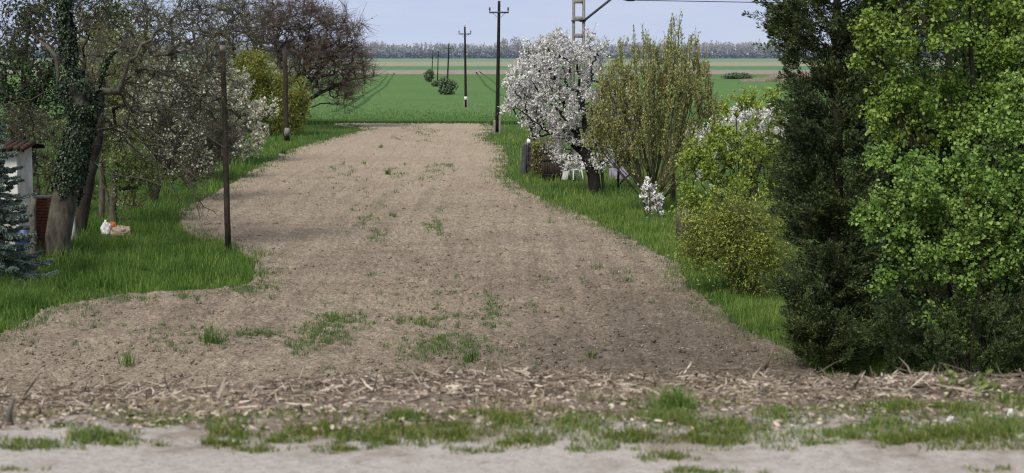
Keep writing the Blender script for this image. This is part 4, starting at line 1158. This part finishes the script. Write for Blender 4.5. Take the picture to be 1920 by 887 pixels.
conifer('evergreen_tree', 'dark evergreen mass showing behind and below the hazel bushes', 30.5,
        [(1700, 600, 130, 120, 0), (1700, 450, 110, 150, 0), (1700, 280, 110, 120, 0), (1720, 120, 100, 120, 0), (1850, 610, 120, 130, 0), (1850, 430, 120, 130, 0), (1820, 250, 120, 100, 0), (1990, 560, 100, 200, 0), (1830, 690, 200, 40, 0), (1950, 300, 80, 150, 0),
         (1880, 110, 110, 110, 1), (1800, 10, 130, 100, 1), (1930, -60, 120, 120, 1), (1720, 640, 90, 90, -4), (1830, 650, 110, 80, -6.3), (1940, 650, 90, 90, -6.3), (1650, 690, 90, 40, -2)], 36000, 1780, -120)

# ---- hazels in fresh leaf
b = np.array([*at(1840, 500, 26.6)[:2], 0])
shrub('hazel_bush', 'upper hazel in warm light green leaf, reaching the top right corner', b,
      [(1720, 60, 118, 75), (1690, 150, 75, 55), (1820, 60, 120, 90), (1665, 225, 50, 50), (1740, -80, 150, 90), (1890, 110, 60, 90), (1900, -50, 110, 110), (1640, 60, 35, 60), (1750, 165, 90, 40),
       (1620, 120, 22, 40), (1780, 235, 80, 45), (1860, 200, 60, 50)], 900, 26.8, 'bark_dark', 'hazel_leaf_warm', 40000, (.027, .082), .85, .035, .006, True, .055, 700, .3, dict(up=.2, horiz=1.2), 12, hang=.5, depth=.8, flat=.95, blotch=1)
b = np.array([*at(1850, 500, 24.4)[:2], 0])
shrub('hazel_bush', 'lower hazel with layered bright green leaves at the right edge', b,
      [(1750, 340, 130, 70), (1690, 420, 85, 60), (1830, 380, 110, 100), (1680, 515, 70, 34), (1790, 500, 120, 60), (1900, 440, 70, 100), (1890, 260, 60, 60), (1650, 300, 36, 26), (1640, 405, 40, 14),
       (1930, 340, 50, 100), (1780, 590, 80, 28), (1910, 190, 40, 60)], 820, 24.6, 'bark_dark', 'hazel_leaf', 38000, (.027, .08), .85, .03, .005, True, .05, 700, .28, dict(up=.12, horiz=1.0, droop=.04), 12, hang=.5, depth=.8, flat=.95, blotch=1)
# ivy strands low at the right edge
b = np.array([*at(1840, 690, 25.2)[:2], .4])
shrub('climbing_ivy', 'green climbing strands low against the dark evergreen at the right edge', b,
      [(1830, 640, 14, 60), (1900, 640, 24, 60), (1790, 610, 50, 18), (1760, 630, 22, 12)], 90, 25.2, 'bark_olive', 'hazel_leaf', 900, (.045, .08), .8, .012, .004, True, .04, 0, cat='climber', nst=5)

# ------------------------------------------------------------------ grass on both sides of the plot
def inside(u, v):
    return (u > xl_px(v)) & (u < xr_px(v))
def grass(name, boxes, n, H, W, mat, edge=8, seed=0, lean=(.1, .8), clump=True):
    mb = MB()
    for (u0, u1, v0, v1, wt) in boxes:
        k = int(n * wt); u = RNG.uniform(u0, u1, k); v = RNG.uniform(v0, v1, k)
        e = RNG.normal(size=k) * edge * (1 + 2.2 * (RNG.random(k) < .12))
        P = gpn(u, v)
        cl = fbm(P[:, 0] * 1.1, P[:, 1] * 1.1, 3, 60 + seed)
        ue = u + e + (fbm(P[:, 0] * .8, P[:, 1] * .8, 2, 90) - .5) * 50 + (fbm(P[:, 0] * 3.1, P[:, 1] * 3.1, 2, 91) - .5) * 45
        ok = (v < 704) & ~inside(ue, v) & (RNG.random(k) < np.clip(cl * 2.2 - .15, .15, 1))
        near = np.minimum(np.abs(u - xl_px(v)), np.abs(u - xr_px(v)))
        P = P[ok]; D = P[:, 1]; cl = cl[ok]; near = near[ok]
        h = RNG.uniform(*H, len(P)) * (.2 + 2.6 * cl ** 2.2) * np.interp(near, [0, 25], [.55, 1])
        pf = gp(445, 500); h = h * (1 + .9 * np.exp(-((P[:, 0] - pf[0]) ** 2 + .3 * (P[:, 1] - pf[1]) ** 2) / 1.2))
        P[:, 2] -= .09
        mb.blades(P, h + .05, np.maximum(W, D * .00026) * RNG.uniform(.7, 1.3, len(P)), RNG.uniform(*lean, len(P)))
    return tag(mb.build(name, M[mat]), kind='stuff')
grass('grass', [(-150, 500, 395, 470, .30), (-150, 500, 455, 560, .40), (-150, 160, 540, 660, .22), (-150, 420, 285, 400, .2), (250, 560, 255, 400, .2), (430, 720, 225, 300, .08)], 85000, (.12, .38), .012, 'grass', 9, 1)
grass('meadow_grass', [(900, 1100, 235, 330, .12), (930, 1320, 310, 430, .42), (1080, 1330, 400, 520, .3), (1230, 1560, 500, 700, .34), (1450, 1700, 620, 745, .14)], 70000, (.1, .34), .011, 'grass_bright', 9, 2)

# taller clumps round the near pole foot
def tuft(u, v, hpx, wpx, nb, label, mat='grass', name='grass_tuft', bw=.010, lean=(.1, .75)):
    b = gp(u, v); sc = b[1] / F
    T = thing(name, label, 'grass tuft', b) if label else None
    P = b + np.stack([RNG.normal(size=nb) * wpx * sc * .28, RNG.normal(size=nb) * wpx * sc * .28, np.zeros(nb) - .02], 1)
    mb = MB().blades(P, RNG.uniform(.45, 1.05, nb) * hpx * sc * 1.3, np.maximum(bw, sc * .9), RNG.uniform(*lean, nb))
    if T is None: return mb
    mb.build('blades', M[mat], T); return T
for u, v, h, wd, nb, lab in ((398, 645, 42, 40, 130, 'largest spiky grass tuft on the bare soil, below the left grass bank'), (240, 686, 36, 26, 70, 'upright grass tuft alone on the bare soil at lower left'),
                             (884, 680, 30, 22, 70, 'dark grass tuft low in the middle of the plot'), (1110, 672, 22, 16, 45, 'small pale grass tuft right of the middle of the plot'),
                             (626, 604, 26, 44, 110, 'wide grass tuft at the top of the weedy patch'), (792, 612, 20, 30, 60, 'loose grass tuft right of the weedy patch'),
                             (727, 328, 14, 11, 50, 'dark tuft on the upper plot, largest of the little ones there'), (714, 278, 9, 8, 30, 'farthest dark tuft on the upper plot'),
                             (683, 308, 7, 8, 26, 'small tuft left of the largest upper one'), (736, 408, 12, 16, 40, 'dark flat tuft in the middle distance of the plot'),
                             (1031, 420, 16, 6, 12, 'small dark upright weed alone on the right of the plot'), (1122, 505, 18, 28, 40, 'thin scraggy tuft near the right edge of the plot'),
                             (825, 640, 18, 20, 60, 'dark little tuft above the low middle one'), (532, 290, 16, 8, 50, 'small dark bushy weed at the left edge of the far plot')):
    tuft(u, v, h, wd, nb, lab, 'weed' if 'pale' in lab or 'scraggy' in lab else 'grass')
# scattered weeds too many to count
wd = MB()
for (u0, v0, ru, rv, k) in ((610, 625, 50, 28, 900), (560, 650, 40, 16, 350), (480, 628, 50, 6, 420), (660, 605, 40, 14, 300), (840, 650, 70, 24, 800), (780, 660, 50, 20, 350), (920, 590, 18, 26, 330), (800, 605, 60, 12, 260),
                        (700, 440, 30, 24, 240), (815, 430, 26, 24, 260), (690, 400, 40, 40, 200), (830, 315, 22, 10, 200), (790, 250, 40, 20, 260), (650, 325, 30, 20, 160), (760, 330, 60, 30, 160), (330, 640, 120, 30, 300),
                        (230, 560, 60, 8, 200), (1000, 560, 200, 60, 200), (960, 330, 30, 40, 260), (1170, 520, 30, 10, 60), (470, 545, 40, 8, 500), (350, 560, 40, 8, 120), (760, 560, 200, 80, 260), (960, 285, 25, 22, 260), (150, 620, 100, 40, 160),
                        (850, 700, 300, 14, 220)):
    k = int(k * 2.2); c = max(3, k // 18); cu = u0 + RNG.normal(size=c) * ru * .55; cv = v0 + RNG.normal(size=c) * rv * .55
    j = RNG.integers(0, c, k)
    u = cu[j] + RNG.normal(size=k) * 4; v = cv[j] + RNG.normal(size=k) * 1.3
    ok = (v > 226) & (v < 760); P = flat(u[ok], v[ok]); D = P[:, 1]
    wd.blades(P, RNG.uniform(.04, .16, len(P)), np.maximum(.008, D * .00034), RNG.uniform(.3, 1.05, len(P)))
k = 16000; v = 96 + 10 ** RNG.uniform(math.log10(132), math.log10(600), k); left = RNG.random(k) < .5
off = np.abs(RNG.normal(size=k)) * np.interp(v, [230, 600], [10, 34])
u = np.where(left, xl_px(v) + off, xr_px(v) - off); v2 = v + np.where(left & (v > 500), np.abs(RNG.normal(size=k)) * 7, 0)
ok = (v2 < 712) & (v2 > 232); P = flat(u[ok], v2[ok]); q = fbm(P[:, 0] * 1.6, P[:, 1] * 1.1, 3, 200); P = P[q > .47]
wd.blades(P, RNG.uniform(.04, .2, len(P)), np.maximum(.008, P[:, 1] * .0003), RNG.uniform(.2, 1.0, len(P)))
tag(wd.build('weeds', M['weed']), kind='stuff')
# clods and bits of straw on the soil
cb = MB(); sb = MB()
k = 26000; v = 96 + 640 * RNG.random(k) ** .75 + 8; u = RNG.uniform(-50, 1700, k); ok = inside(u, v) & (v > 240); P = flat(u[ok], v[ok])
s_ = (.012 + .05 * RNG.random(len(P)) ** 5)[:, None] * np.interp(P[:, 1], [27, 90], [.8, 1.8])[:, None]
o6 = np.array([[1, 0, 0], [0, 1, 0], [-1, 0, 0], [0, -1, 0], [0, 0, .8], [0, 0, -.6]])
V = P[:, None] + o6[None] * s_[:, None] * RNG.uniform(.6, 1.4, (len(P), 6, 1)); V[..., 2] += .012
cb.add(V, None, (np.arange(len(P)) * 6)[:, None, None] + np.array([[0, 1, 4], [1, 2, 4], [2, 3, 4], [3, 0, 4], [1, 0, 5], [2, 1, 5], [3, 2, 5], [0, 3, 5]])[None])
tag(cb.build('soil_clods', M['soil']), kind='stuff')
k = 15000; v = 96 + 640 * RNG.random(k) ** .7 + 8; u = RNG.uniform(-50, 1700, k); ok = inside(u, v) & (v > 300); P = flat(u[ok], v[ok]); k = len(P)
dn = rdir(k); dn[:, 2] *= .2; P[:, 2] += .035
sb.chips(P, dn, rdir(k, 1.5), RNG.uniform(.03, .1, k), RNG.uniform(.008, .022, k)); tag(sb.build('straw_bits', M['straw']), kind='stuff')

# ------------------------------------------------------------------ the bank in front: litter, sticks, short grass, scraps
lt = MB()
k = 46000; x = RNG.uniform(-3.9, 3.9, k); y = 7.9 + 2.2 * RNG.random(k) ** .6
hp = np.clip(fbm(x * 1.3, y * 1.6, 3, 70) * 2.0 - .55, 0, 1); z = bankz(x, y) + hp * .075 * RNG.random(k) + .008
dn = unit(RNG.normal(size=(k, 3)) * [1.1, .7, .2]); dn2 = unit(dn + RNG.normal(size=(k, 3)) * [.35, .35, .2])
ln = (.010 + .07 * RNG.random(k) ** 3); wid = RNG.uniform(.0015, .0055, k) * (1 + 1.2 * (RNG.random(k) < .06))
P = np.stack([x, y, z], 1); nn = rdir(k, .8)
keep = RNG.random(k) < np.clip(.42 + hp, 0, 1) * np.clip((y - 7.9) / .8, .15, 1); P, dn, dn2, ln, wid, nn = (q[keep] for q in (P, dn, dn2, ln, wid, nn)); k = len(P)
S = unit(np.cross(dn, nn)); w_ = wid[:, None]; l_ = ln[:, None]
p1 = P + dn * l_; p2 = p1 + dn2 * l_
V = np.stack([P - S * w_, P + S * w_ * .8, p1 + S * w_, p1 - S * w_, p2 + S * w_ * .3, p2 - S * w_ * .3], 1)
lt.add(V, (np.arange(k) * 6)[:, None, None] + np.array([[0, 1, 2, 3], [3, 2, 4, 5]])[None])
k = 5200; x = RNG.uniform(-3.2, 3.2, k); y = 7.15 + 1.4 * RNG.random(k); P = np.stack([x, y, bankz(x, y) + .012], 1); dn = rdir(k); dn[:, 2] *= .2
lt.leaves(P, dn, rdir(k, 1), RNG.uniform(.015, .05, k), RNG.uniform(.006, .02, k))
tag(lt.build('plant_litter', M['litter']), kind='stuff')
dg = MB(); k = 9000; x = RNG.uniform(-3.6, 3.6, k); y = RNG.uniform(7.7, 9.5, k); q = fbm(x * 1.9, y * 2.3, 3, 151); ok = q > .52
P = np.stack([x, y, bankz(x, y) - .003], 1)[ok]
dg.blades(P, RNG.uniform(.02, .09, len(P)), RNG.uniform(.0025, .005, len(P)), RNG.uniform(.4, 1.1, len(P)))
tag(dg.build('dry_grass', leafmat('dry_grass', [(0, (.2, .16, .09)), (.5, (.36, .30, .18)), (1, (.5, .46, .27))], .2, .7)), kind='stuff')
st = MB()
for k in range(520):
    x = RNG.uniform(-3.9, 3.9); y = 8.6 + RNG.uniform(0, 1.2); x0 = np.array([x, y, float(bankz(np.array([x]), np.array([y]))[0]) + RNG.uniform(.01, .09)])
    d = unit((RNG.normal(size=3) * [1.2, .6, .14])[None])[0]; Ls = RNG.uniform(.05, .2) * (1.3 if x > 1.2 else 1)
    pts = [x0]
    for j in range(3): d = unit((d + RNG.normal(size=3) * [.2, .2, .09])[None])[0]; pts.append(pts[-1] + d * Ls / 3)
    r_ = RNG.uniform(.002, .0065) if RNG.random() < .85 else RNG.uniform(.006, .010); st.poly(pts, np.linspace(r_, r_ * .6, 4), 5)
tag(st.build('dead_stalks', barkmat('dead_stalk', (.09, .07, .056), (.30, .24, .19), 25, .4, .004), None, True), kind='stuff')

gr = MB()
for (u0, v0, ru, rv, k, h) in ((185, 818, 60, 13, 900, .05), (300, 790, 110, 8, 1100, .03), (120, 800, 60, 7, 300, .03), (1100, 770, 60, 8, 500, .04), (880, 770, 60, 8, 500, .035), (215, 828, 60, 9, 500, .035), (60, 835, 70, 12, 500, .03), (430, 805, 50, 16, 700, .05), (420, 830, 40, 8, 400, .04), (540, 820, 60, 12, 500, .04), (300, 775, 90, 10, 500, .03),
                              (600, 800, 60, 14, 700, .045), (755, 778, 32, 9, 600, .06), (690, 812, 90, 22, 1500, .045), (830, 812, 90, 18, 1300, .04), (955, 790, 50, 22, 1000, .055), (975, 830, 60, 12, 600, .04),
                              (640, 840, 60, 8, 400, .03), (480, 842, 40, 5, 300, .03), (1095, 800, 60, 16, 800, .05), (1180, 822, 45, 12, 600, .05), (1250, 785, 45, 14, 700, .06), (1160, 778, 50, 9, 500, .05), (1350, 800, 90, 16, 1300, .05), (1330, 825, 60, 10, 700, .04),
                              (1450, 780, 40, 10, 500, .05), (1235, 856, 60, 8, 500, .03), (1300, 883, 90, 6, 500, .03), (1680, 772, 45, 14, 900, .06), (1560, 815, 70, 10, 600, .04), (1640, 800, 60, 14, 700, .045), (1790, 775, 60, 16, 900, .055), (1760, 815, 120, 16, 2000, .05),
                              (1880, 800, 60, 20, 1300, .055), (1900, 750, 40, 20, 700, .06), (1690, 825, 70, 8, 800, .035), (1850, 880, 60, 5, 200, .02), (20, 885, 60, 4, 200, .02), (1100, 845, 70, 5, 200, .025), (880, 845, 60, 6, 250, .03), (1520, 830, 40, 5, 250, .03)):
    c = max(6, k // 22); cu = u0 + RNG.normal(size=c) * ru * .5; cv = v0 + RNG.normal(size=c) * rv * .45; j = RNG.integers(0, c, k)
    u = cu[j] + RNG.normal(size=k) * 8; v = cv[j] + RNG.normal(size=k) * 2.2
    P = gpn(u, np.clip(v, 735, 960)); P[:, 2] = bankz(P[:, 0], P[:, 1]) - .004
    gr.blades(P, RNG.uniform(.4, 1.1, k) * h, RNG.uniform(.003, .006, k), RNG.uniform(.2, 1.05, k))
k = 24000; u = RNG.uniform(-60, 1980, k); v = RNG.uniform(748, 845, k)
P = gpn(u, v); q = fbm(P[:, 0] * 2.6, P[:, 1] * 3.4, 3, 123) + (u - 960) / 960 * .05
ok = q > .53; P = P[ok]; P[:, 2] = bankz(P[:, 0], P[:, 1]) - .004
gr.blades(P, RNG.uniform(.012, .045, len(P)), RNG.uniform(.003, .006, len(P)), RNG.uniform(.2, 1.05, len(P)))
tag(gr.build('verge_grass', M['verge_grass']), kind='stuff')
def btuft(u, v, h, wr, nb, label, mat='verge_grass'):
    b = gp(u, v); b[2] = float(bankz(b[:1], b[1:2])[0]); T = thing('grass_tuft', label, 'grass tuft', b)
    P = b + np.c_[RNG.normal(size=(nb, 2)) * wr, np.zeros(nb) - .005]
    MB().blades(P, RNG.uniform(.5, 1.1, nb) * h, RNG.uniform(.003, .006, nb), RNG.uniform(.15, .8, nb)).build('blades', M[mat], T)
btuft(1262, 765, .14, .05, 420, 'thick green grass tuft standing above the litter in the foreground', 'grass_bright')
btuft(1240, 790, .07, .07, 400, 'low green tuft just below the thick foreground tuft')
btuft(752, 785, .06, .05, 260, 'small dark green tuft in the litter left of centre', 'grass')
# pale broad-leaved weed in the litter at right
b = gp(1815, 742); b[2] = float(bankz(b[:1], b[1:2])[0]); T = thing('broadleaf_weed', 'pale green broad-leaved weed on the litter ridge at right', 'weed', b)
mb = MB(); lf = MB()
for k in range(16):
    a = RNG.uniform(0, 6.28); o = np.array([math.cos(a), math.sin(a), 0]); p0 = b + o * RNG.uniform(0, .05); p1 = p0 + o * RNG.uniform(.02, .12) + [0, 0, RNG.uniform(.04, .12)]
    mb.poly([p0, p1], [.003, .002], 4, False); q = 7
    lf.leaves(np.repeat(p1[None], q, 0) + RNG.normal(size=(q, 3)) * .012, rdir(q, .1) + o, rdir(q, 1.2), RNG.uniform(.03, .06, q), .022)
mb.build('stems', M['bark_olive'], T); lf.build('leaves', M['pale_leaf'], T)
# scraps
def scrap(u, v, w_, h_, label, mat, name='plastic_scrap', seed=1, dz=-.004):
    b = gp(u, v); b[2] = float(bankz(b[:1], b[1:2])[0]) + dz
    q = np.linspace(-.5, .5, 9); A_, B_ = np.meshgrid(q, q)
    X = np.stack([b[0] + w_ * A_ * (1 + .8 * (fbm(B_ * 3 + seed, A_ * 0, 2, seed + 9) - .5)) + .6 * w_ * B_, b[1] + .35 * h_ * B_ + .2 * w_ * fbm(A_ * 3 + seed, B_ * 3, 2, seed), b[2] + h_ * (B_ + .5) + .25 * h_ * (fbm(A_ * 4 + seed, B_ * 4, 2, seed + 5) - .5)], -1)
    return tag(MB().grid(X).build(name, M[mat], None, True), label, 'scrap')
scrap(1893, 778, .026, .042, 'white crumpled scrap in the short grass at the right edge', 'white_plastic', 'paper_scrap', 2)
scrap(1781, 792, .022, .022, 'tiny square white scrap in the short grass at right', 'white_plastic', 'paper_scrap', 6)
b = gp(1425, 738); b[2] = float(bankz(b[:1], b[1:2])[0]) + .03; T = thing('twisted_strap', 'looped grey-white plastic strap on top of the litter ridge', 'strap', b)
a = np.linspace(0, 5.2, 22); a = np.linspace(0, 4.4, 22); pts = np.stack([b[0] + .04 * np.cos(a) + .014 * a - .02, b[1] + .03 * np.sin(a * 1.3), b[2] + .02 + .03 * np.sin(a)], 1)
MB().poly(pts, [.0045] * 22, 6).build('loop', M['concrete'], T, True)
b = gp(20, 775); b[2] = float(bankz(b[:1], b[1:2])[0]); T = thing('cut_stub', 'short grey cut stub sticking out of the litter at the left edge', 'stub', b)
MB().poly([b - [0, 0, .03], b + [-.01, 0, .06], b + [.015, 0, .13]], [.018, .016, .010], 8).build('stem', M['old_wood'], T, True)
